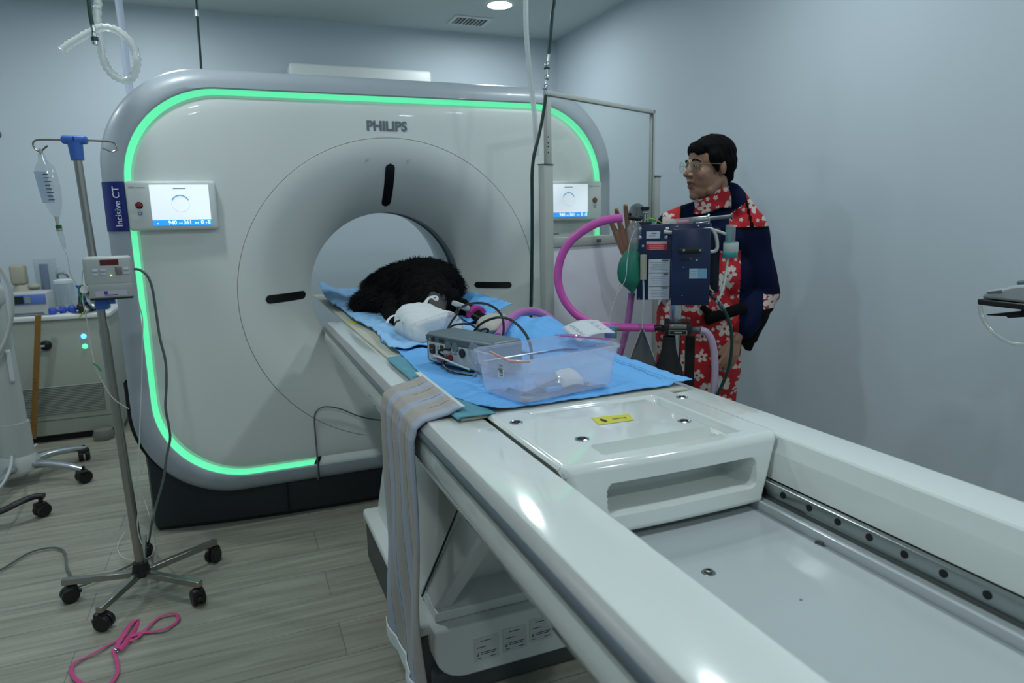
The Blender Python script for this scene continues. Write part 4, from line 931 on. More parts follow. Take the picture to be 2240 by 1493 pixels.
c = atY(100, 755, CY_-.01); b = MB(); b.lathe([(.030, 0), (.030, .014), (.020, .020), (0, .022)], (c.x, CY_, c.z), 'y', 28); KN = b.build('lock_knob', BLACK, CB)
MB().box((c.x-.050, CY_-.034, c.z-.009), (c.x+.004, CY_-.020, c.z+.009), .004).build('knob_lever', BLACK, KN); MB().box((c.x-.030, CY_-.037, c.z-.005), (c.x+.0, CY_-.033, c.z+.005), .001).build('lever_mark', PAPER, KN)
for (u, v), mt, nm in (((183, 735), mat('lit_blue', (.08, .42, 1.0), .4, emit=2.2, var=0), 'blue indicator lamp'), ((186, 757), mat('lit_green', (.08, .85, .32), .4, emit=1.5, var=0), 'green indicator lamp')):
    c = atY(u, v, CY_); o = MB().lathe([(.0145, 0), (.0135, .006), (.008, .010), (0, .011)], (c.x, CY_, c.z), 'y', 24).build('indicator_lamp', mt, CB); o['label'] = nm
# wooden measuring stick leaning on it
a_, b_ = atY(86, 667, CY_-.03), atY(68, 965, CY_-.09); a_.z = .79; 
RU = tag(MB().obox((a_+b_)/2*1.0, (.030, .006, (a_-b_).length), (.07, (a_.x-b_.x)/(a_.z-b_.z)*1.0, 0)).build('measuring_stick', WOODY, bev=.001), 'yellow wooden measuring stick leaning upright on the cabinet', 'measuring stick')
b = MB()
for k in range(34):
    p_ = a_.lerp(b_, (k+.7)/35); b.box((p_.x-.013, p_.y-.0046, p_.z-.001), (p_.x-.013+(.012 if k % 2 else .020), p_.y-.0036, p_.z+.001))
b.build('graduation', mat('stick_ink', (.07, .04, .01), .6), RU)
# things on the cabinet
zt = CZ_
DV = thing('tabletop_monitor', 'white tabletop device with a blue front and dark screen on the cabinet', 'medical device', (-1.80, 1.90, zt))
MB().box((-1.905, 1.80, zt+.002), (-1.715, 1.99, zt+.140), .010, 3).build('case', LGREY, DV)
FP = MB().box((-1.900, 1.793, zt+.070), (-1.722, 1.802, zt+.128), .004).build('front_panel', mat('blue_front', (.10, .18, .50), .4), DV)
MB().box((-1.880, 1.790, zt+.076), (-1.832, 1.794, zt+.120)).build('screen', mat('dark_screen', (.01, .02, .022), .2), FP); MB().box((-1.826, 1.790, zt+.080), (-1.795, 1.794, zt+.118)).build('key_field', mat('key_grey', (.22, .26, .30), .5), FP)
MB().box((-1.89, 1.796, zt+.010), (-1.74, 1.801, zt+.018)).build('base_slot', INKG, DV)
b = MB(); b.sphere((-1.885, 1.97, zt+.235), (.05, .05, .055)); 
PH = thing('scanner_probe_base', 'beige desk telephone-like unit standing behind the blue-fronted device', 'desk unit', (-1.88, 2.08, zt))
MB().box((-1.945, 2.03, zt+.17), (-1.865, 2.12, zt+.295), .018, 3).build('head', BEIGEP, PH); MB().lathe([(.075, zt), (.075, zt+.05), (.06, zt+.13), (.035, zt+.175)], (-1.895, 2.075, 0)).build('foot', BEIGEP, PH)
MB().sphere((-1.83, 2.06, zt+.155), (.035, .03, .022)).build('side_arm', BEIGEP, PH)
JR = thing('suction_jar', 'clear suction jar with a pale lid on the cabinet', 'jar', (-1.665, 2.02, zt))
MB().lathe([(.045, zt), (.052, zt+.01), (.052, zt+.165), (.048, zt+.175)], (-1.665, 2.02, 0), caps=False, n=28).build('jar', BAGP, JR); MB().lathe([(.055, zt+.172), (.055, zt+.19), (.03, zt+.198), (0, zt+.20)], (-1.665, 2.02, 0), n=28).build('lid', PAPER, JR)
MB().tube([(-1.69, 2.02, zt+.20), (-1.69, 2.02, zt+.225), (-1.665, 2.02, zt+.235), (-1.645, 2.02, zt+.225), (-1.635, 2.02, zt+.205)], .006, 8).build('lid_tube', DARKMET, JR)
CN = thing('tall_canister', 'tall clear container with a dark blue roll inside, behind the device', 'container', (-1.775, 2.14, zt))
MB().lathe([(.060, zt), (.060, zt+.32), (.058, zt+.32)], (-1.775, 2.14, 0), caps=False, n=28).build('container', BAGP, CN); MB().cyl((-1.785, 2.14, zt+.01), (-1.785, 2.14, zt+.29), .024).build('roll', mat('slate_roll', (.09, .13, .24), .6), CN)
tag(MB().lathe([(.026, zt), (.03, zt+.02), (.03, zt+.24), (.012, zt+.26)], (-1.875+.17, 2.17, 0), caps=False).build('clear_bottle', BAGP), 'narrow clear bottle behind the suction jar', 'bottle')
for k, (x, y, r_, lab) in enumerate(((-1.655, 1.86, .020, 'blue cap lying at the foot of the suction jar'), (-1.70, 1.815, .022, 'blue valve piece near the front edge of the cabinet'), (-1.612, 1.88, .024, 'round blue knob fitting beside the suction jar'))):
    b = MB(); b.lathe([(r_*.7, zt), (r_, zt+.008), (r_, zt+.03), (r_*.6, zt+.042), (0, zt+.044)], (x, y, 0)); b.cyl((x, y, zt+.018), (x+.045, y+.02, zt+.022), .009); tag(b.build('valve_fitting', mat('royal_blue', (.03, .08, .42), .4)), lab, 'fitting')
b = MB(); b.lathe([(.010, zt), (.016, zt+.012), (.022, zt+.04), (.010, zt+.055), (.006, zt+.10), (0, zt+.102)], (-1.560, 1.86, 0)); tag(b.build('otoscope_tip', BLACK), 'small black pointed fitting on the cabinet top', 'fitting')
MBW = thing('steel_bowl', 'shiny steel bowl at the right end of the cabinet', 'bowl', (-1.485, 1.92, zt))
MB().lathe([(.035, zt+.001), (.060, zt+.02), (.075, zt+.055), (.080, zt+.095), (.084, zt+.098), (.078, zt+.094), (.072, zt+.056), (.05, zt+.022), (0, zt+.012)], (-1.485, 1.92, 0), n=36).build('bowl', CHROME, MBW)
b = MB(); b.box((-1.50, 1.88, zt+.07), (-1.46, 1.94, zt+.13), .015, 3); b.build('wadding', PAPER, MBW)
tag(MB().lathe([(.07, zt), (.075, zt+.006), (.0, zt+.007)], (-1.53, 1.815, 0), n=30).build('tray_dish', CHROME), 'flat round metal dish at the front of the cabinet top', 'dish')
# robot-like box under and beside cabinet foot
tag(MB().lathe([(.0, .0), (.05, .002), (.06, .03), (.05, .062), (0, .066)], (-1.50, 1.70, 0), n=28).build('floor_bowl', mat('olive_grey', (.16, .17, .14), .5)), 'low grey-brown bowl on the floor under the cabinet front', 'bowl')

# white column of a rolling stand at the left edge of the picture
KX, KY = -1.775, 1.06
CT = thing('rolling_stand', 'white column stand on a silver five-arm wheeled base at the left edge', 'rolling stand', (KX, KY, 0))
b = MB(); b.cyl((KX, KY, .14), (KX-.015, KY, .92), .066, .062, 32); CO = b.build('column', LGREY, CT)
MB().cyl((KX, KY, .14), (KX, KY, .32), .073, .069, 32).build('column_sleeve', LGREY, CO)
MB().lathe([(.095, .075), (.090, .12), (.073, .15)], (KX, KY, 0), n=32).build('hub', LGREY, CT)
b = MB(); b.grid(4, 10, lambda i, j: (KX-.003+.0665*math.cos(-PI*.33+i*.32), KY+.0665*math.sin(-PI*.33+i*.32), .70-.17*j)); b.build('side_label', PAPER, CO, solid=.001)
for k in range(5):
    a = -2.05+k*2*PI/5+.33; d = Vector((math.cos(a), math.sin(a), 0)); L_ = .34; R = Matrix.Rotation(a, 4, 'Z')
    b = MB(); b.tube([(.04, 0, .105), (.15, 0, .112), (.26, 0, .098), (L_, 0, .078)], lambda t: .026-.010*t, 12, 6, flat=None); b.xf(Matrix.Translation((KX, KY, 0)) @ R @ Matrix.Diagonal((1, 1.1, .9, 1))); LG = b.build('leg', mat('polished_alloy', (.50, .53, .55), .2, metal=.9), CT)
    c = Vector((KX, KY, .034))+d*L_; b = MB()
    for s_ in (-1, 1): b.lathe([(.010, -.012), (.030, -.012), (.034, -.008), (.034, .008), (.030, .012), (.010, .012)], (0, s_*.016, 0), 'y', 22)
    b.box((-.03, -.028, .008), (.02, .028, .036), .01); b.cyl((0, 0, .03), (0, 0, .052), .010); b.xf(Matrix.Translation(c) @ Matrix.Rotation(a+1, 4, 'Z')).build('caster', BLACK, LG)
b = MB(); b.box((KX-.10, KY-.10, .905), (KX+.045, KY+.05, 1.02), .03, 3); b.build('arm_joint', LGREY, CT)
b = MB(); b.box((KX-.02, KY-.03, 1.02), (KX+.04, KY+.03, 1.14), .02, 3); b.build('arm_tip', LGREY, CT)
b = MB(); b.box((KX-.005, KY-.10, 1.14), (KX+.045, KY-.03, 1.20), .015, 3); b.build('black_grip', BLACK, CT)
tag(MB().tube([tuple(atY(u, v, .94)) for u, v in ((0, 585), (14, 610), (24, 640), (26, 680), (20, 720), (5, 760), (-20, 800))], .010, 10).build('white_hose', LGREY), 'pale hose bending down beside the white stand column', 'hose')
tag(MB().tube([tuple(atZ(u, v, .16)) for u, v in ((-40, 1075), (-5, 1070), (20, 1030), (25, 990), (10, 940), (-15, 900))], .007, 10).build('white_hose', LGREY), 'pale cable looping low around the white stand base', 'cable')
tag(MB().tube([tuple(atZ(u, v, .13)) for u, v in ((80, 972), (60, 990), (30, 1002), (0, 1008), (-40, 1020))], .007, 10).build('white_hose', LGREY), 'thin pale cable across the silver arms of the white stand', 'cable')
# black footed leg of another stand, cut by the left edge
BS = thing('black_stand', 'black curved stand leg with a caster reaching in from the left edge', 'stand', (-1.95, .45, 0))
c = atZ(92, 1112, .035); MB().tube([tuple(atZ(u, v, .075)) for u, v in ((-140, 1150), (-50, 1128), (0, 1118))]+[tuple(atZ(0, 1118, .08).lerp(Vector((c.x, c.y, .095)), .5)+Vector((0, 0, .008))), (c.x-.02, c.y, .097), (c.x+.015, c.y, .094)], .017, 12, 6, flat=(.020, .013)).build('leg', BLACK, BS)
c = atZ(92, 1112, .035); b = MB(); b.cyl((0, 0, .03), (0, 0, .06), .009)
for s_ in (-1, 1): b.lathe([(.010, -.011), (.026, -.011), (.031, -.006), (.031, .006), (.026, .011), (.010, .011)], (0, s_*.014, 0), 'y', 22)
b.box((-.028, -.024, .004), (.018, .024, .038), .01); b.xf(Matrix.Translation((c.x, c.y, .031)) @ Matrix.Rotation(.8, 4, 'Z')).build('caster', BLACK, BS)
c2 = atZ(-140, 1150, .075); b = MB(); b.cyl((c2.x, c2.y, .05), (c2.x, c2.y, .9), .02); b.build('post', BLACK, BS)
MB().lathe([(.03, 0), (.03, .05), (.02, .07)], (c2.x, c2.y, 0)).build('foot', BLACK, BS)
# ------------------------------------------------------------------ hoses hanging from the ceiling
def up_to_ceiling(p, dx=0): return [(p[0]+dx, p[1], ZC-.002), (p[0]+dx*.6, p[1], (p[2]+ZC)/2)]
HY = -.20
pp_ = yv([(212, -20), (213, 20), (214, 60), (221, 105), (229, 138), (246, 162), (270, 175), (291, 168), (302, 145), (299, 118), (284, 92), (258, 72), (228, 66), (203, 76), (178, 90), (158, 102), (140, 116)], HY)
for k in range(8, 17): pp_[k] = (pp_[k][0], pp_[k][1]-.035, pp_[k][2])
H1 = tag(MB().tube(up_to_ceiling(pp_[0])+pp_, .0145, 14, 5, rib=.74).build('corrugated_hose', HOSEW, angle=80), 'clear corrugated breathing hose tied in a loop, hanging at upper left', 'hose')
p0 = yv([(190, -20)], HY-.05)[0]
GH = thing('gas_hose', 'dark green gas hose with a metal connector hanging by the looped clear hose', 'gas hose', (p0[0], p0[1], 1.85))
MB().tube(up_to_ceiling(p0, -.02)+yv([(190, -20), (197, 30), (203, 60), (206, 80)], HY-.05), .0065, 10).build('hose', GRCORD, GH)
a_, b_ = atY(203, 55, HY-.05), atY(209, 98, HY-.05); b = MB(); b.cyl(a_, a_.lerp(b_, .35), .007); b.cyl(a_.lerp(b_, .4), a_.lerp(b_, .6), .010); b.cyl(a_.lerp(b_, .82), b_, .0105); b.build('connector', CHROME, GH)
MB().cyl(a_.lerp(b_, .6), a_.lerp(b_, .82), .0115).build('green_collar', GRCORD, GH)
tag(MB().tube(up_to_ceiling(yv([(256, -20)], .95)[0], -.02)+yv([(256, -20), (263, 30), (270, 80), (276, 140), (283, 190), (288, 230)], .95), .017, 12).build('white_hose', mat('bluish_hose', (.62, .70, .85), .4)), 'bluish white hose dropping behind the looped clear hose', 'hose')
GF = thing('gas_hose', 'thin dark green gas hose hanging behind the scanner at the upper left', 'gas hose', tuple(yv([(430, 0)], .98)[0]))
MB().tube(up_to_ceiling(yv([(428, -20)], .98)[0])+yv([(428, -20), (431, 30), (435, 80), (439, 130), (443, 200)], .98), .0060, 10).build('hose', GRCORD, GF)
MB().cyl(yv([(429, 22)], .98)[0], yv([(430, 36)], .98)[0], .010).build('connector', CHROME, GF)
yq = -.46
tag(MB().tube(up_to_ceiling(yv([(1150, -20)], yq)[0])+yv([(1150, -20), (1151, 60), (1155, 120), (1161, 180), (1168, 240), (1172, 300), (1174, 340)], yq), .0105, 12, 9, rib=.93).build('white_hose', clear('milky_hose', (.9, .93, .94), .35, .2, .2, (.78, .82, .82)), angle=80), 'milky white hose hanging from the ceiling in front of the scanner', 'hose')
GC = thing('gas_hose', 'dark green gas hose with chrome couplings hanging in front of the screen column', 'gas hose', tuple(yv([(1200, 150)], yq)[0]))
MB().tube(up_to_ceiling(yv([(1213, -20)], yq-.04)[0])+yv([(1213, -20), (1208, 30), (1204, 80), (1200, 118)], yq-.04), .0068, 10).build('hose', GRCORD, GC)
MB().tube(yv([(1194, 205), (1192, 225), (1186, 262), (1178, 300), (1168, 340), (1164, 380), (1164, 440), (1164, 520), (1163, 600), (1161, 690), (1161, 760)], yq-.04), .0068, 10).build('hose', GRCORD, GC)
P_ = [Vector(x) for x in yv([(1201, 118), (1199, 135), (1196, 142), (1196, 170), (1194, 184), (1192, 192)], yq-.04)]
b = MB(); b.cyl(P_[0], P_[1], .0058); b.sphere(P_[2], .0105); b.cyl(P_[2], P_[3], .0075); b.sphere(P_[3], .011); b.cyl(P_[3], P_[4], .0058); b.sphere(P_[5], .0115); b.cyl(P_[5], Vector(yv([(1194, 207)], yq-.04)[0]), .007); b.build('coupling', CHROME, GC)
MB().cyl(P_[2]+Vector((0, 0, -.010)), P_[2]+Vector((0, 0, -.016)), .0118).build('coupling_ring', GRCORD, GC)

# ------------------------------------------------------------------ radiation screen right of the table
sx, sy = .548, -.40; sdir = math.atan2(.407, .913)
SH = thing('radiation_screen', 'mobile radiation screen with a clear glass upper window and white lower panel', 'protective screen', (sx, sy, 0), sdir)
W_ = .80; ztop = 1.782
def sb(lo, hi, nm, mt, bev=.002, par=None): return MB().box(lo, hi, bev, 2).build(nm, mt, par or SH, local=True)
frm = mat('screen_frame', (.40, .43, .40), .45)
sb((-.030, -.016, .10), (.026, .016, 1.495), 'left_post', frm)
up_ = sb((-.002, -.010, 1.495), (.026, .010, ztop), 'upper_post', frm)
for k, z in enumerate((1.668, 1.645, 1.63, 1.607)): b = MB(); b.cyl((.004, -.0105, z-.065), (.004, -.009, z-.065), .0032); b.build('adjusting_hole', BLACKM, up_, local=True)
sb((-.034, -.019, 1.493), (.029, .019, 1.497), 'post_cap', DARKMET)
sb((.0, -.012, ztop-.018), (W_, .012, ztop), 'top_rail', frm); sb((W_-.018, -.012, 1.16), (W_, .012, ztop), 'right_rail', frm)
sb((.0, -.013, ztop-.021), (W_-.016, -.009, ztop-.018), 'top_gasket', DARKMET); sb((W_-.0215, -.013, 1.19), (W_-.018, -.009, ztop-.018), 'side_gasket', DARKMET)
sb((.024, -.004, 1.19), (W_-.016, .004, ztop-.016), 'glass_pane', GLASS, 0)
MR = sb((.024, -.018, 1.157), (W_+.02, .018, 1.198), 'middle_rail', frm, .004)
sb((.32, -.0195, 1.170), (.352, -.0175, 1.182), 'maker_plate', mat('plate_dark', (.08, .10, .12), .4), 0, MR)
sb((.03, -.020, 1.212), (.052, -.010, 1.216), 'glass_mark', INKG, 0); sb((.056, -.020, 1.212), (.068, -.010, 1.215), 'glass_mark', INKS, 0)
sb((.024, -.012, .14), (W_, .012, 1.157), 'lower_panel', mat('panel_lilac', (.64, .65, .72), .5), .002)
sb((W_, -.018, .10), (W_+.045, .018, 1.47), 'right_post', frm); sb((W_-.004, -.021, 1.468), (W_+.049, .021, 1.474), 'post_cap', DARKMET)
sb((-.03, -.018, .09), (W_+.045, .018, .14), 'bottom_rail', frm)
for x in (.0, W_): 
    FT = sb((x-.02, -.24, .05), (x+.02, .24, .09), 'foot', frm, .006)
    for y in (-.22, .22):
        b = MB(); b.lathe([(.008, -.012), (.024, -.010), (.026, 0), (.024, .010), (.008, .012)], (x, y, .026), 'x', 20); b.build('caster', BLACK, FT, local=True)

# ------------------------------------------------------------------ anaesthesia machine
mo2 = (.79, -.97); mr = math.radians(-34)
AM = thing('anaesthesia_machine', 'dark blue anaesthesia machine on a chrome pole between the table and the person', 'anaesthesia machine', (mo2[0], mo2[1], 0), mr)
def m(u, v, dy=0): return frame_pt(u, v, mo2, mr, dy)
def mbox(u0, v0, u1, v1, y0, y1, nm, mt, bev=.001, par=None):
    """box whose near face (local y0) covers the given area of the machine"""
    p, q = m(u0, v0, y0), m(u1, v1, y0); lo = (min(p.x, q.x), min(y0, y1), min(p.z, q.z)); hi = (max(p.x, q.x), max(y0, y1), max(p.z, q.z))
    return MB().box(lo, hi, bev, 2).build(nm, mt, par or AM, local=True)
PL = mbox(1394, 491, 1552, 656, 0, .10, 'front_plate', NAVY, .003)
PR_ = mbox(1470, 500, 1551, 668, -.035, .0, 'absorber_housing', NAVY, .004)
mbox(1552, 500, 1572, 640, .02, .11, 'side_block', mat('navy_dark', (.003, .008, .03), .5), .003)
L1 = mbox(1414, 506, 1444, 521, -.002, .0, 'serial_label', mat('label_white', (.55, .60, .66), .6), 0, PL); mbox(1425, 509, 1436, 511, -.003, -.001, 'label_print', INKG, 0, L1); mbox(1420, 514, 1434, 516, -.003, -.001, 'label_print', INKS, 0, L1)
L2 = mbox(1414, 531, 1459, 546, -.002, .0, 'warning_label', mat('warning_red', (.50, .03, .03), .5), 0, PL); mbox(1414, 528, 1459, 533, -.0024, .0, 'label_header', mat('pale_pink', (.62, .40, .42), .6), 0, L2)
for v in (536, 540, 544): mbox(1420, v, 1453, v+1.3, -.0028, -.001, 'label_print', mat('pink_ink', (.6, .25, .25), .6), 0, L2)
L3 = mbox(1419, 567, 1464, 655, -.002, .0, 'instruction_label', MATS['label_white'], 0, PL)
for v in (596, 626): mbox(1419, v, 1464, v+1, -.003, -.001, 'divider', INKG, 0, L3)
for u0, u1, v in ((1448, 1462, 568), (1451, 1461, 598), (1447, 1460, 628)): mbox(u0, v, u1, v+2.6, -.003, -.001, 'label_heading', INKG, 0, L3)
for k, v in enumerate((573, 577, 581, 585, 589, 604, 608, 612, 616, 620, 634, 638, 642, 647)): mbox(1423+2*(k % 3), v, 1459-3*(k % 4), v+1, -.0028, -.001, 'label_print', INKS, 0, L3)
L4 = mbox(1508, 587, 1527, 609, -.037, -.035, 'blue_label', mat('ice_blue', (.30, .48, .60), .6), 0, PR_); mbox(1527, 587, 1546, 609, -.037, -.035, 'blue_label', mat('mid_blue', (.16, .34, .50), .6), 0, PR_)
for v in (592, 597, 602): mbox(1511, v, 1523, v+1, -.038, -.036, 'label_print', INKS, 0, L4)
mbox(1484, 543, 1535, 553, -.046, -.035, 'latch_bar', BLACK, .002, PR_); mbox(1488, 565, 1512, 568, -.04, -.035, 'latch_slot', BLACK, .0, PR_)
for u, v, r, dy, par in ((1400, 500, 4, 0, PL), (1400, 519, 4, 0, PL), (1459, 501, 4.5, 0, PL), (1458, 518, 4.5, 0, PL), (1406, 538, 3, 0, PL), (1398, 652, 1.6, 0, PL), (1481, 496, 2.2, 0, PL), (1528, 494, 2.2, 0, PL), (1495, 584, 1.8, -.035, PR_), (1492, 646, 1.8, -.035, PR_), (1467, 652, 1.8, -.001, PL), (1496, 547, 2.6, -.046, PR_), (1532, 547, 2.6, -.046, PR_), (1511, 566, 1.6, -.04, PR_), (1524, 568, 2.6, -.035, PR_)):
    c = m(u, v, dy); MB().lathe([(r*.0016, 0), (r*.0016, .002), (r*.001, .0035), (0, .0037)], c, 'y', 18).build('screw', CHROME, par, local=True)
c = m(1505, 502, -.0); MB().lathe([(.004, 0), (.003, .003), (0, .004)], c, 'y', 16).build('red_marker', RED, PL, local=True)
# pole, clamp, canister
pt_, pb_ = m(1478, 660, .05), m(1478, 930, .05); 
MB().cyl((pt_.x, .05, .10), (pt_.x, .05, pt_.z+.05), .0215, n=24).build('pole', CHROME, AM, local=True)
CL = mbox(1453, 708, 1513, 733, -.05, .09, 'clamp_block', BLACK, .006); mbox(1464, 709, 1502, 719, -.053, -.05, 'clamp_plate', STEEL, .002, CL)
mbox(1463, 722, 1503, 733, -.0525, -.05, 'plate_border', mat('plate_grey', (.22, .24, .22), .5), 0, CL); mbox(1465, 724, 1501, 731, -.054, -.052, 'plate_field', BLACK, 0, CL); mbox(1475, 726, 1492, 728.5, -.055, -.053, 'plate_text', INKS, 0, CL)
for u in (1470, 1498): c = m(u, 713, -.053); MB().lathe([(.004, 0), (.003, .003), (0, .004)], c, 'y', 14).build('clamp_bolt', CHROME, CL, local=True)
c = m(1470, 735, -.03); MB().lathe([(.022, c.z), (.026, c.z-.05), (.048, c.z-.115), (.060, c.z-.20), (.060, c.z-.30), (.05, c.z-.31)], (c.x-.01, -.03, 0), n=28).build('canister', BLACKM, AM, local=True)
c = m(1502, 735, .06); MB().box((c.x-.004, .04, .25), (c.x+.03, .09, c.z), .004).build('column_cover', BLACKM, AM, local=True)
MB().tube([m(1453, 722, -.01), m(1443, 716, -.01), m(1432, 717, -.01)], .011, 12).build('hose_port', BLACK, AM, local=True)
MB().tube([m(1513, 722, -.02), m(1524, 720, -.03), m(1532, 722, -.035)], .010, 12).build('hose_port', GREYP, AM, local=True)
for k in range(5):
    a = k*2*PI/5+.3; R = Matrix.Translation((pt_.x, .05, 0)) @ Matrix.Rotation(a, 4, 'Z'); LG = MB().box((0, -.018, .065), (.28, .018, .095), .006, 2, R).build('leg', DARKMET, AM, local=True)
    b = MB(); b.lathe([(.01, -.018), (.026, -.016), (.03, 0), (.026, .016), (.01, .018)], (.27, 0, .031), 'y', 20); b.box((.26, -.01, .03), (.28, .01, .068)); b.xf(R).build('caster', BLACK, LG, local=True)
# valves on top of the plate
b = MB(); c = m(1411, 486, .03); b.lathe([(.018, c.z-.004), (.018, c.z+.002), (.0105, c.z+.004), (.0105, c.z+.030), (.013, c.z+.032), (.013, c.z+.036), (.008, c.z+.038), (.008, c.z+.044), (.014, c.z+.046), (.014, c.z+.052)], (c.x, .03, 0), n=24); VT = b.build('valve_tower', CHROME, AM, local=True)
b = MB(); b.lathe([(.012, c.z+.040), (.015, c.z+.047), (.015, c.z+.054), (0, c.z+.055)], (c.x, .03, 0), n=24); b.build('valve_cap', BLACK, VT, local=True)
for u in (1407, 1415): q = m(u, 475, .018); MB().cyl((q.x, .018, q.z-.018), (q.x, .018, q.z+.014), .0016, n=8).build('valve_slot', DARKMET, VT, local=True)
b = MB(); b.tube([m(1402, 478, .03), m(1388, 477, .02), m(1376, 476, .01)], .0085, 14); b.sphere(m(1378, 468, .01), .0065); b.build('hose_adapter', BLACK, AM, local=True)
mbox(1394, 485, 1425, 491, .0, .06, 'valve_base', BLACK, .002)
b = MB(); c = m(1394, 464, .05); b.lathe([(.030, -.006), (.032, 0), (.030, .006)], c, 'y', 28, Matrix.Rotation(.4, 3, 'Z')); b.build('pressure_gauge', clear('smoke_dome', (.6, .65, .66), .6, .1, .4, (.3, .33, .34)), AM, local=True)
c = m(1388, 505, -.0); b = MB(); b.sphere((c.x, -.0, c.z), (.026, .02, .036)); b.build('valve_dome', BAGP, AM, local=True)
b = MB(); c = m(1387, 535, 0); b.lathe([(.020, c.z+.025), (.014, c.z-.03)], (c.x, .0, 0), n=20, caps=False); b.build('bag_mount', BAGP, AM, local=True)
# syringe resting on the plate, hanging bag, hoses
def mw(u, v, dy=0): return WM(AM) @ m(u, v, dy)
a_, b_ = mw(1462, 488, .02), mw(1552, 478, .02); SY = thing('syringe', 'large clear syringe lying across the top of the blue machine', 'syringe', a_)
b = MB(); b.cyl(a_.lerp(b_, .18), b_, .0125, n=24); b.build('barrel', BAGP, SY); b = MB(); b.cyl(a_, a_.lerp(b_, .2), .003, .011); b.build('tip', BAGP, SY)
d_ = (b_-a_).normalized(); c_ = mw(1602, 473, .02); b = MB(); b.cyl(a_.lerp(b_, .62), c_, .0075, n=12); b.cyl(a_.lerp(b_, .60), a_.lerp(b_, .66), .0115); b.cyl(c_-d_*.004, c_, .0125); b.build('plunger', mat('plunger_grey', (.10, .13, .16), .4), SY)
b = MB(); b.cyl(b_-d_*.004, b_, .0185, n=24); b.build('flange', BAGP, SY)
b = MB(); b.cyl(a_.lerp(b_, .22)+Vector((0, 0, -.004)), a_.lerp(b_, .5)+Vector((0, 0, -.004)), .0095, n=16); b.build('red_print', mat('rose_fluid', (.45, .12, .18), .4), SY)
GB = thing('breathing_bag', 'green rubber breathing bag hanging left of the blue machine', 'breathing bag', mw(1378, 600, .0))
def gbag(i, j):
    a = 2*PI*i; t = j; w_ = (.004+.040*math.sin(PI*min(1, t*1.02+.03))**.55)*(1.0 if t < .65 else 1-.75*smooth01((t-.65)/.35)); c = m(1383-8*math.sin(t*PI)+ (3*t), 545+103*t, .0)
    w_ *= 1+.05*math.sin(a*5+t*4); return WM(AM) @ (c+Vector((w_*math.cos(a), .75*w_*math.sin(a), 0)))
b = MB(); b.grid(36, 30, gbag, True); b.build('bag', GREENB, GB); c = mw(1387, 545, 0); b = MB(); b.cyl(c, c+Vector((0, 0, .022)), .014); b.build('neck', GREENB, GB)
tw = lambda L_, dy=0: [tuple(mw(u, v, dy)) for u, v in L_]
tag(MB().tube(tw([(1362, 476), (1345, 478), (1320, 483), (1295, 493), (1268, 510), (1246, 530), (1230, 556), (1222, 585), (1221, 615), (1229, 645), (1244, 670), (1264, 690), (1290, 704), (1320, 712), (1360, 715), (1400, 716), (1436, 717)]), .0150, 18, 8).build('breathing_hose', PINK), 'bright pink breathing hose in a big loop left of the blue machine', 'hose')
tag(MB().tube(tw([(1382, 640), (1379, 665), (1374, 700), (1367, 735), (1356, 775), (1345, 820)], .08), .0125, 16, 8).build('breathing_hose', PURPLE), 'purple breathing hose hanging straight down below the green bag', 'hose')
tag(MB().tube(tw([(1532, 722), (1545, 726), (1556, 742), (1562, 770), (1564, 810), (1562, 850), (1560, 900)], -.03), .0125, 16, 8).build('breathing_hose', mat('lilac_hose', (.42, .34, .46), .35)), 'pale lilac hose arching down right of the machine pole', 'hose')
tag(MB().tube(tw([(1452, 507), (1480, 509), (1510, 507), (1535, 503), (1555, 501), (1562, 507), (1567, 520), (1569, 540), (1564, 549), (1553, 550)], -.02), .0062, 12, 7).build('white_tube', LGREY), 'thick white tube running across the top of the blue machine', 'tube')
tag(MB().tube(tw([(1558, 502), (1575, 507), (1588, 512)], -.02), .005, 10).build('white_tube', LGREY), 'short white tube from the machine to the teal vaporiser', 'tube')
VP = thing('gas_sensor', 'teal and white breathing filter hanging right of the blue machine', 'breathing filter', mw(1600, 560, -.02))
def vz(u0, v0, u1, v1, nm, mt, r=None):
    p, q = mw((u0+u1)/2, v0, -.02), mw((u0+u1)/2, v1, -.02); w_ = (u1-u0)*.00160/2; MB().lathe([(w_*.92, p.z), (w_, p.z-.003), (w_, q.z+.003), (w_*.92, q.z)], (p.x, p.y, 0), n=28).build(nm, mt, VP)
vz(1588, 491, 1609, 530, 'top_tube', BAGP); vz(1590, 500, 1600, 529, 'inner_tube', TEALP); vz(1583, 530, 1615, 552, 'filter_body', LGREY); vz(1581, 550, 1613, 563, 'filter_base', TEALP); vz(1583, 528, 1614, 532, 'filter_ring', TEALP)
tag(MB().tube(tw([(1593, 563), (1589, 590), (1584, 620), (1576, 645), (1568, 655)], -.02), .0040, 8).build('white_tube', LINE), 'thin white tube falling from the teal filter', 'tube')
tag(MB().tube(tw([(1553, 640), (1560, 650), (1566, 655)], -.02)+tw([(1580, 672), (1592, 695), (1600, 725), (1600, 770), (1592, 810), (1578, 845), (1560, 880), (1545, 910)], -.06), .0060, 10).build('gas_hose', GRCORD), 'dark green gas hose curving down at the right of the machine', 'gas hose')
tag(MB().cyl(mw(1568, 657, -.03), mw(1582, 676, -.05), .0085).build('hose_fitting', CHROME), 'chrome fitting at the head of the green hose on the machine', 'fitting')
tag(MB().tube(tw([(1550, 622), (1553, 632), (1560, 638)], -.01), .004, 8).build('brass_fitting', GOLD), 'small brass hook at the lower right of the blue machine', 'fitting')
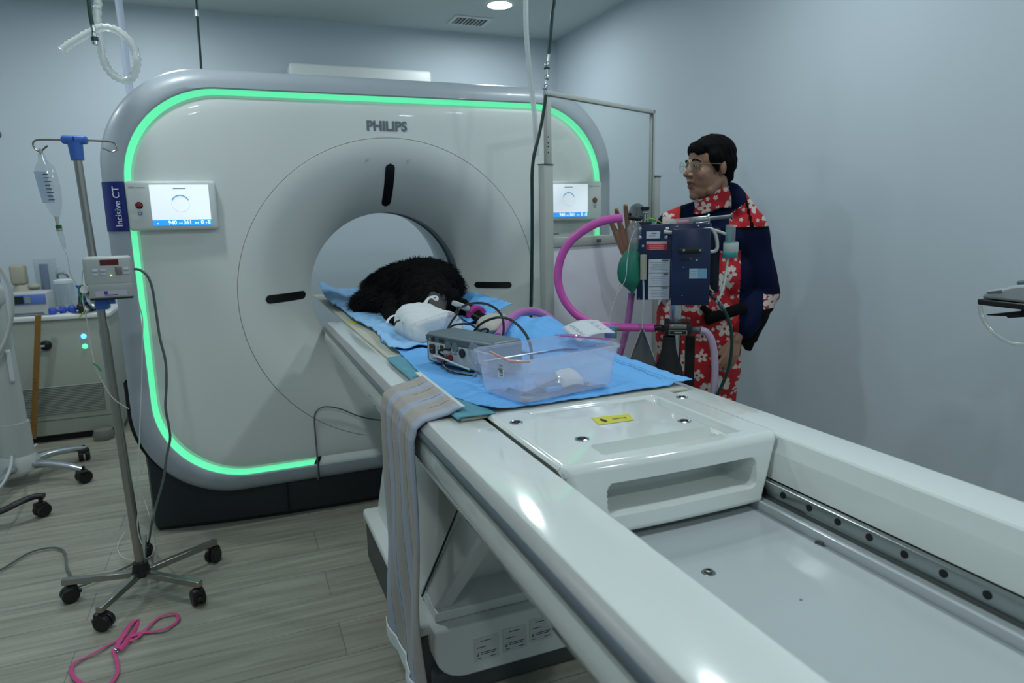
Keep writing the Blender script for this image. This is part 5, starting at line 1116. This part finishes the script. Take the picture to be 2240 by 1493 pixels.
# rubber test bulb and clear sampling bag hanging in front
RBT = thing('hand_bulb', 'beige rubber bulb hung on the front of the blue machine', 'bulb', mw(1408, 580, -.03))
p_, q_ = mw(1408, 556, -.016), mw(1407, 612, -.016); b = MB(); b.tube([p_, p_.lerp(q_, .1), p_.lerp(q_, .5), p_.lerp(q_, .9), q_], lambda t: .0035+.0085*min(1, math.sin(PI*min(max(t, .0), 1))*3), 18, 8); b.build('bulb', BEIGEP, RBT)
b = MB(); b.tube([tuple(mw(u, v, -.018)) for u, v in ((1407, 610), (1408, 650), (1406, 690), (1405, 718))], .0034, 8); b.build('tube', LGREY, RBT)
SB = thing('sampling_bag', 'clear triangular plastic bag hanging below the beige bulb', 'plastic bag', mw(1405, 760, -.02))
b = MB(); b.grid(20, 20, lambda i, j: WM(AM) @ (m(1405+(i-.5)*(6+58*j), 722+78*j, -.02)+Vector((0, .012*math.sin(i*PI)*(1 if True else 0)-.006, 0)))); b.build('bag', clear('grey_bag', (.45, .50, .52), .7, .1, .4, (.2, .23, .25)), SB, solid=.001)
for s_ in (-1, 1): MB().tube([tuple(mw(1405+s_*(3+29*t), 722+78*t, -.02)) for t in (0, .25, .5, .75, 1)], .003, 8).build('welded_edge', LGREY, SB)
tag(MB().tube(tw([(1390, 500), (1378, 530), (1372, 570), (1368, 610), (1352, 640), (1340, 670), (1333, 710), (1334, 745)], -.05), .0012, 6).build('sampling_line', LINE), 'hair-thin clear line drooping in front of the green bag', 'line')
tag(MB().tube(tw([(1412, 480), (1425, 478), (1440, 483), (1452, 490)], .0), .0016, 6).build('lime_line', LIMEP), 'lime green line on the top of the blue machine', 'line')
b = MB(); b.box((-.012, -.006, -.006), (.012, .006, .008), .002); b.xf(Matrix.Translation(mw(1427, 481, .02))); tag(b.build('green_clip', GREENP), 'green clip on the top of the blue machine', 'clip')

# ------------------------------------------------------------------ wall-side equipment arm at the right edge
RA = thing('equipment_tray', 'grey monitor stand tray with a black edge entering at the right edge', 'equipment tray', (1.42, -1.86, 0))
def rx(u, v, x=1.30): return atX(u, v, x)
p1, p2 = rx(2142, 652), rx(2240, 668)
dirv = Vector((0.15, -1, 0)).normalized()
b = MB()
def tray(pts, x0, x1, nm, mt, bev=.004):
    q = [rx(u, v) for u, v in pts]; bb = MB().prism([(a.y, a.z) for a in q], x0, x1, 'x'); return bb.build(nm, mt, RA, bev=bev)
tray([(2137, 653), (2240, 664), (2330, 674), (2330, 692), (2240, 678), (2137, 666)], 1.30, 1.62, 'black_edge', BLACK)
tray([(2142, 652), (2150, 640), (2162, 633), (2190, 631), (2210, 625), (2240, 622), (2330, 620), (2330, 673), (2240, 663)], 1.303, 1.61, 'tray_body', mat('tray_grey', (.34, .38, .39), .4), .008)
tray([(2212, 615), (2240, 612), (2330, 606), (2330, 620), (2240, 622), (2212, 624)], 1.32, 1.58, 'upper_unit', GREYP)
tray([(2158, 638), (2190, 634), (2190, 640), (2158, 641)], 1.299, 1.304, 'grip_recess', mat('recess_grey', (.13, .15, .15), .5), .001)
tray([(2142, 689), (2182, 687), (2218, 684), (2218, 676), (2330, 690), (2330, 700), (2240, 694), (2190, 697), (2184, 693), (2142, 691)], 1.33, 1.60, 'under_bracket', BLACKM, .002)
pc = rx(2330, 680); b = MB(); b.cyl((1.46, pc.y, .04), (1.46, pc.y, 1.0), .03); b.build('post', DARKMET, RA)
b = MB(); b.lathe([(.26, 0), (.26, .02), (.04, .05)], (1.46, pc.y, 0), n=32); b.build('foot', BLACK, RA)
tag(MB().tube([tuple(rx(u, v)) for u, v in ((2144, 668), (2145, 680), (2150, 695), (2160, 712), (2175, 728), (2195, 742), (2215, 750), (2240, 753), (2290, 752), (2330, 735))], .0065, 12, 8, rib=.8).build('corrugated_hose', HOSEW, angle=80), 'thin clear corrugated hose looping under the grey tray at the right edge', 'hose')
tag(MB().sphere(tuple(atY(-2, 294, 1.9)), (.012, .012, .02)).build('wall_hook', DARKMET), 'small dark hook at the far left edge high on the wall', 'hook')
# ------------------------------------------------------------------ person behind the machine
PO_ = (1.23, -.567); PRz = math.radians(-38)
PS = thing('person', 'person in glasses, navy jacket and red floral scrubs with one hand raised', 'person', (PO_[0], PO_[1], 0), PRz)
def q(u, v, dy=0): return frame_pt(u, v, PO_, PRz, dy)
hc = q(1550, 364); Z_ = lambda v: q(1550, v).z
fw = Vector((-.83, -.557, 0)).normalized(); lt = Vector((fw.y*-1, fw.x, 0))  # lt: the person's left
rt_ = -lt; upv = Vector((0, 0, 1))
HM = Matrix((fw, lt, upv)).transposed()   # head frame: x forward, y left, z up
HMe = HM
def h(f, l, z): return hc+fw*f+lt*l+upv*z
print('head', hc, 'shoulder z', Z_(485), 'hip', Z_(690))
nk = q(1556, 436)
shR, shL = q(1462, 487, .03), q(1652, 490, .05)     # viewer-left shoulder (person's right), viewer-right shoulder
shR, shL = q(1472, 494, .0), q(1636, 496, .05)
elR, wrR = q(1437, 622, -.03), q(1380, 556, -.10)
elL, wrL = q(1668, 640, .06), q(1608, 742, -.10)
hip = q(1530, 700)
chest = q(1556, 540, .03)
skin = [('e', h(-.012, 0, .030), (.100, .078, .090), HMe), ('e', h(.026, 0, -.035), (.066, .066, .092), HMe), ('e', h(.034, 0, -.100), (.050, .048, .036), HMe), ('e', h(.066, 0, -.120), (.020, .024, .020), HMe),
        ('e', h(.072, 0, .012), (.022, .052, .020), HMe), ('c', h(.084, 0, .004), .010, h(.108, 0, -.032), .0130), ('e', h(.096, .012, -.037), (.011, .009, .008), HMe), ('e', h(.096, -.012, -.037), (.011, .009, .008), HMe),
        ('e', h(.084, 0, -.062), (.014, .024, .0075), HMe), ('e', h(.080, 0, -.086), (.014, .022, .0085), HMe), ('e', h(.056, .038, -.035), (.026, .023, .032), HMe), ('e', h(.056, -.038, -.035), (.026, .023, .032), HMe),
        ('c', h(.020, .048, -.100), .022, h(-.02, .058, -.06), .018), ('c', h(.020, -.048, -.100), .022, h(-.02, -.058, -.06), .018),
        ('e', h(.004, .042, -.062), (.050, .026, .050), HMe), ('e', h(.004, -.042, -.062), (.050, .026, .050), HMe),
        ('e', h(-.016, .080, -.010), (.016, .010, .029), HMe), ('e', h(-.016, -.080, -.010), (.016, .010, .029), HMe),
        ('c', h(-.03, 0, -.06), .058, nk+Vector((.0, .03, -.06)), .062),
        ('c', nk+Vector((0, .03, -.06)), .06, chest+Vector((0, .05, 0)), .09), ('c', chest+Vector((0, .04, 0)), .085, hip+Vector((0, .04, 0)), .10), ('e', chest+Vector((0, .05, .05)), (.14, .06, .06)),
        ('c', shR, .042, elR, .038), ('c', elR, .036, wrR, .024), ('c', shL, .042, elL, .038), ('c', elL, .036, wrL, .024)]
for s_, x in ((-1, -.085), (1, .085)):
    skin += [('c', hip+Vector((x, .03, 0)), .085, Vector((hip.x+x, .05, .46)), .055), ('c', Vector((hip.x+x, .05, .46)), .053, Vector((hip.x+x, .07, .09)), .036), ('c', Vector((hip.x+x, .07, .06)), .034, Vector((hip.x+x-.03, -.08, .04)), .028)]
def hand(wr, up_dir, across, thumb, curl, normal, sc=1.0):
    """palm, four unequal bent fingers and a thumb leaving its side"""
    u, a, n = up_dir.normalized(), across.normalized(), normal.normalized(); it = []
    for k in range(4): t = (k-1.5)/1.5; it.append(('c', wr+u*.012*sc+a*t*.018*sc, .0150*sc, wr+u*.082*sc+a*t*.033*sc, .0112*sc))
    L_ = (.060, .074, .080, .070)
    for k in range(4):
        t = (k-1.5)/1.5; b0 = wr+u*.084*sc+a*t*.034*sc; sp_ = a*t*.20; d0 = (u+sp_+n*curl[0]).normalized(); d1 = (u+sp_+n*curl[1]).normalized(); d2 = (u+sp_+n*curl[2]).normalized(); ll = L_[k]*sc
        b1 = b0+d0*ll*.45; b2 = b1+d1*ll*.30; b3 = b2+d2*ll*.25; it += [('c', b0, .0094*sc, b1, .0088*sc), ('c', b1, .0088*sc, b2, .0082*sc), ('c', b2, .0082*sc, b3, .0072*sc)]
    s = thumb; t0 = wr+u*.022*sc+a*s*.022*sc; t1 = t0+(u*.6+a*s*.8+n*.25).normalized()*.040*sc; t2 = t1+(u*.85+a*s*.45+n*.2).normalized()*.032*sc
    it += [('c', t0, .0145*sc, t1, .0105*sc), ('c', t1, .0105*sc, t2, .0082*sc)]; return it
handR = hand(wrR, q(1360, 470, -.13)-wrR, Vector((.92, -.2, .22)), 1, (.10, .22, .40), Vector((.25, -.9, 0)), 1.30)
handL = hand(wrL, q(1590, 800, -.16)-wrL, Vector((.85, .45, .1)), -1, (.35, .8, 1.3), Vector((-.5, .5, -.3)), .95)
BD = blob('body', skin+handR+handL, SKIN, PS, .0038, 2)
# hair: cap, fringe and nape
hair = [('e', h(-.022, 0, .052), (.100, .083, .082), HMe), ('e', h(-.050, 0, .018), (.074, .081, .080), HMe), ('e', h(-.072, 0, -.035), (.040, .058, .045), HMe),
        ('e', h(.045, .0, .072), (.042, .064, .036), HMe), ('e', h(.058, .022, .060), (.024, .036, .026), HMe), ('e', h(.055, -.028, .060), (.026, .034, .026), HMe),
        ('e', h(.004, .071, .030), (.042, .018, .040), HMe), ('e', h(.004, -.071, .030), (.042, .018, .040), HMe), ('c', h(.008, .076, .012), .010, h(.010, .078, -.020), .007), ('c', h(.008, -.076, .012), .010, h(.010, -.078, -.020), .007)]
blob('hair', hair, HAIR, PS, .0045, 4, disp=lambda c: .0022*math.sin(c.x*150+c.z*90)*math.cos(c.y*140))
for s_ in (-1, 1):
    MB().sphere(h(.078, s_*.031, .000), .0108, n=16).build('eye', mat('eye_white', (.30, .28, .27), .25), PS, local=True)
    MB().sphere(h(.0840, s_*.033, -.0005), .0068, n=12).build('iris', mat('iris_dark', (.015, .008, .005), .15), PS, local=True)
    b = MB(); b.tube([h(.086, s_*.012, .020), h(.090, s_*.026, .026), h(.084, s_*.042, .024), h(.072, s_*.054, .016)], .0036, 8, 5, flat=(.0042, .0028)); b.build('eyebrow', HAIR, PS, local=True)
b = MB(); b.grid(16, 7, lambda i, j: h(.0885-.010*abs(i-.5)*2, (i-.5)*.036, -.0725+.0085*(j-.5)*2*max(0, math.sin(PI*i))**.5)); b.build('mouth', mat('mouth_dark', (.03, .008, .008), .5), PS, local=True)
b = MB(); b.tube([h(.081, -.022, -.070), h(.093, -.011, -.0635), h(.0960, 0, -.0645), h(.093, .011, -.0635), h(.081, .022, -.070)], .0038, 8, 4); b.tube([h(.080, -.021, -.074), h(.089, -.011, -.0825), h(.0915, 0, -.0835), h(.089, .011, -.0825), h(.080, .021, -.074)], .0045, 8, 4); b.build('lips', SKIND, PS, local=True)
# glasses
GS = MB()
for s_ in (-1, 1): GS.tube([h(.112-.010*abs(math.cos(a))*(1 if math.cos(a)*s_ > 0 else 0), s_*.034+.0235*math.cos(a), -.002+.0205*math.sin(a)) for a in [2*PI*k/20 for k in range(20)]], .0011, 6, 2, True); GS.tube([h(.104, s_*.058, .004), h(.06, s_*.078, .006), h(.0, s_*.086, .004), h(-.02, s_*.088, -.002)], .0012, 6, 4)
GS.tube([h(.113, -.011, .003), h(.115, 0, .006), h(.113, .011, .003)], .0011, 6, 4); GL = GS.build('glasses', GOLD, PS, local=True)
for s_ in (-1, 1): MB().add([h(.110, s_*.034+.0228*math.cos(2*PI*k/20), -.002+.0198*math.sin(2*PI*k/20)) for k in range(20)], [list(range(20))]).build('lens', clear('spectacle_lens', (.92, .95, .95), .93, .02, .5, (.6, .65, .65)), GL, local=True)
# clothing: trousers, floral gown, jacket, collar, waistband, shoes
tr = []
for s_, x in ((-1, -.085), (1, .085)): tr += [('c', hip+Vector((x, .03, .02)), .105, Vector((hip.x+x, .05, .46)), .085), ('c', Vector((hip.x+x, .05, .46)), .085, Vector((hip.x+x, .06, .12)), .075)]
blob('trousers', tr, FLOR, PS, .010, 6)
gw = [('c', chest+Vector((-.02, .01, .0)), .105, hip+Vector((.0, .01, .06)), .140), ('e', hip+Vector((-.075, .01, -.06)), (.115, .13, .20)), ('e', hip+Vector((.065, .01, -.06)), (.120, .13, .22)), ('e', hip+Vector((.0, .01, -.20)), (.185, .13, .20))]
blob('scrub_top', gw, FLOR, PS, .008, 6, disp=lambda c: .003*math.sin(c.x*40)*math.sin(c.z*6+1))
# jacket with floral yokes and front panel
jk = [('e', q(1556, 530, .055), (.175, .125, .13)), ('e', q(1572, 600, .06), (.170, .130, .15)), ('e', q(1585, 660, .07), (.150, .125, .10)),
      ('c', q(1598, 424, .045), .048, q(1630, 472, .05), .060), ('c', q(1522, 462, .02), .045, q(1482, 482, .0), .052), ('c', q(1560, 455, .05), .075, q(1560, 500, .05), .12), ('e', q(1590, 425, .06), (.042, .045, .046)),
      ('c', shR, .070, elR, .060), ('c', elR, .058, wrR.lerp(elR, .22), .046), ('c', shL, .080, elL, .074), ('c', elL, .070, wrL.lerp(elL, .30), .062), ('c', elL+Vector((.0, .02, -.01)), .062, q(1646, 738, .02), .028), ('e', q(1676, 668, .03), (.035, .05, .035))]
X_ = lambda u: q(u, 500).x
zc0 = q(1646, 752).z; zk = q(1690, 668).z
def jmat(c):
    x, z = c.x, c.z
    if x > X_(1594) and z > Z_(497):
        if x < X_(1628) and z > Z_(470-(1.0*(x-X_(1594))/(X_(1628)-X_(1594)))*24): return 0
        if abs(x-X_(1632)-(Z_(450)-z)*.25) < .006: return 2
        return 1
    if x > X_(1594) and z > Z_(503): return 2
    if X_(1450) < x < X_(1487) and z > Z_(492): return 1
    if X_(1450) < x < X_(1495) and z > Z_(497): return 2
    if X_(1566) < x < X_(1622) and z < Z_(548) and c.y < .03: return 1
    if z < zc0: return 2
    if x > X_(1676) and zk-.012 < z < zk+.05: return 1
    if x > X_(1672) and z <= zk-.012: return 2
    return 0
JK = blob('jacket', jk, [NAVYC, FLOR, BLACKC], PS, .0065, 6, jmat, lambda c: .004*math.sin(c.z*34+c.x*18)*math.cos(c.x*26))
# wide black-lined cuff
b = MB(); pa, pb2, pc2, pd = q(1700, 668, .02), q(1672, 700, .0), q(1648, 760, -.02), q(1628, 768, -.04)
pts = [q(1660, 628, .03), q(1690, 668, .03), q(1672, 700, .02), q(1655, 735, .0), q(1643, 766, -.02), q(1630, 764, -.04), q(1615, 740, -.05), q(1630, 690, -.03), q(1645, 650, .0)]
n = len(pts); b.add([tuple(p_+Vector((0, -.03, 0))) for p_ in pts]+[tuple(p_+Vector((0, .03, 0))) for p_ in pts], [list(range(n))[::-1], list(range(n, 2*n))]+[(i, (i+1) % n, n+(i+1) % n, n+i) for i in range(n)])
b.build('cuff_lining', BLACKC, PS, local=True, bev=.008)
# floral collar
b = MB()
def col(i, j):
    a = 2*PI*i; c = nk+Vector((-.001, .012, .0)); r1 = .083-.012*j; r2 = .074-.008*j
    return c+Vector((r1*math.cos(a)+.003*math.sin(3*a+j*5), r2*math.sin(a), -.048+.070*j+.034*math.cos(a)*(.5+.5*j)+.005*math.sin(4*a+j*6)))
b.grid(48, 14, col, True); b.build('collar', FLOR, PS, local=True, solid=.005)
b = MB(); b.tube([q(1545, 700, -.135), q(1560, 694, -.155), q(1590, 684, -.150), q(1615, 676, -.12), q(1628, 671, -.08)], .018, 10, 6, flat=(.012, .024)); b.tube([q(1535, 669, -.13), q(1560, 690, -.15), q(1575, 688, -.15)], .015, 10, 6, flat=(.010, .014)); b.build('waist_strap', BLACKC, PS, local=True)
for s_, x in ((-1, -.085), (1, .085)): b = MB(); b.sphere((hip.x+x-.015, -.01, .045), (.048, .13, .045)); b.box((hip.x+x-.062, -.13, 0), (hip.x+x+.03, .115, .025), .01); b.build('shoe', BLACK, PS, local=True)
import sys, OpenImageIO as oiio, numpy as np
b=oiio.ImageBuf('/workdir/render_main.png'); a=b.get_pixels(oiio.FLOAT)[:,:,:3]
h,w=a.shape[:2]; s=w/2240
for n,u,v in [('wall R mid',1700,300),('wallR low',1900,900),('wallR top',2000,60),('wall far L',100,250),('ceil',700,30),('face top',600,280),('face low',550,900),('face mid',450,700),('flare top',1000,420),('rim top',700,180),('rim left',250,700),('tabletop R',2000,930),('tabletop near',1500,1250),('carriage',1200,940),('tray',1750,1350),('floor',600,1300),('floor2',100,1150),('shield lower',1250,650),('glass',1370,330),('pad',1380,830),('cab',150,780),('strip',310,700),('base',500,1120),('pedestal dark',1070,1230),('front cover',1000,1400),('beam low',1100,1230),('inner wall',1900,1130),('bore',800,540),('jacket',1650,560),('dog',880,620)]:
    x,y=int(u*s),int(v*s); c=a[max(0,y-2):y+3,max(0,x-2):x+3].mean((0,1)); print(n,(c*255).astype(int))
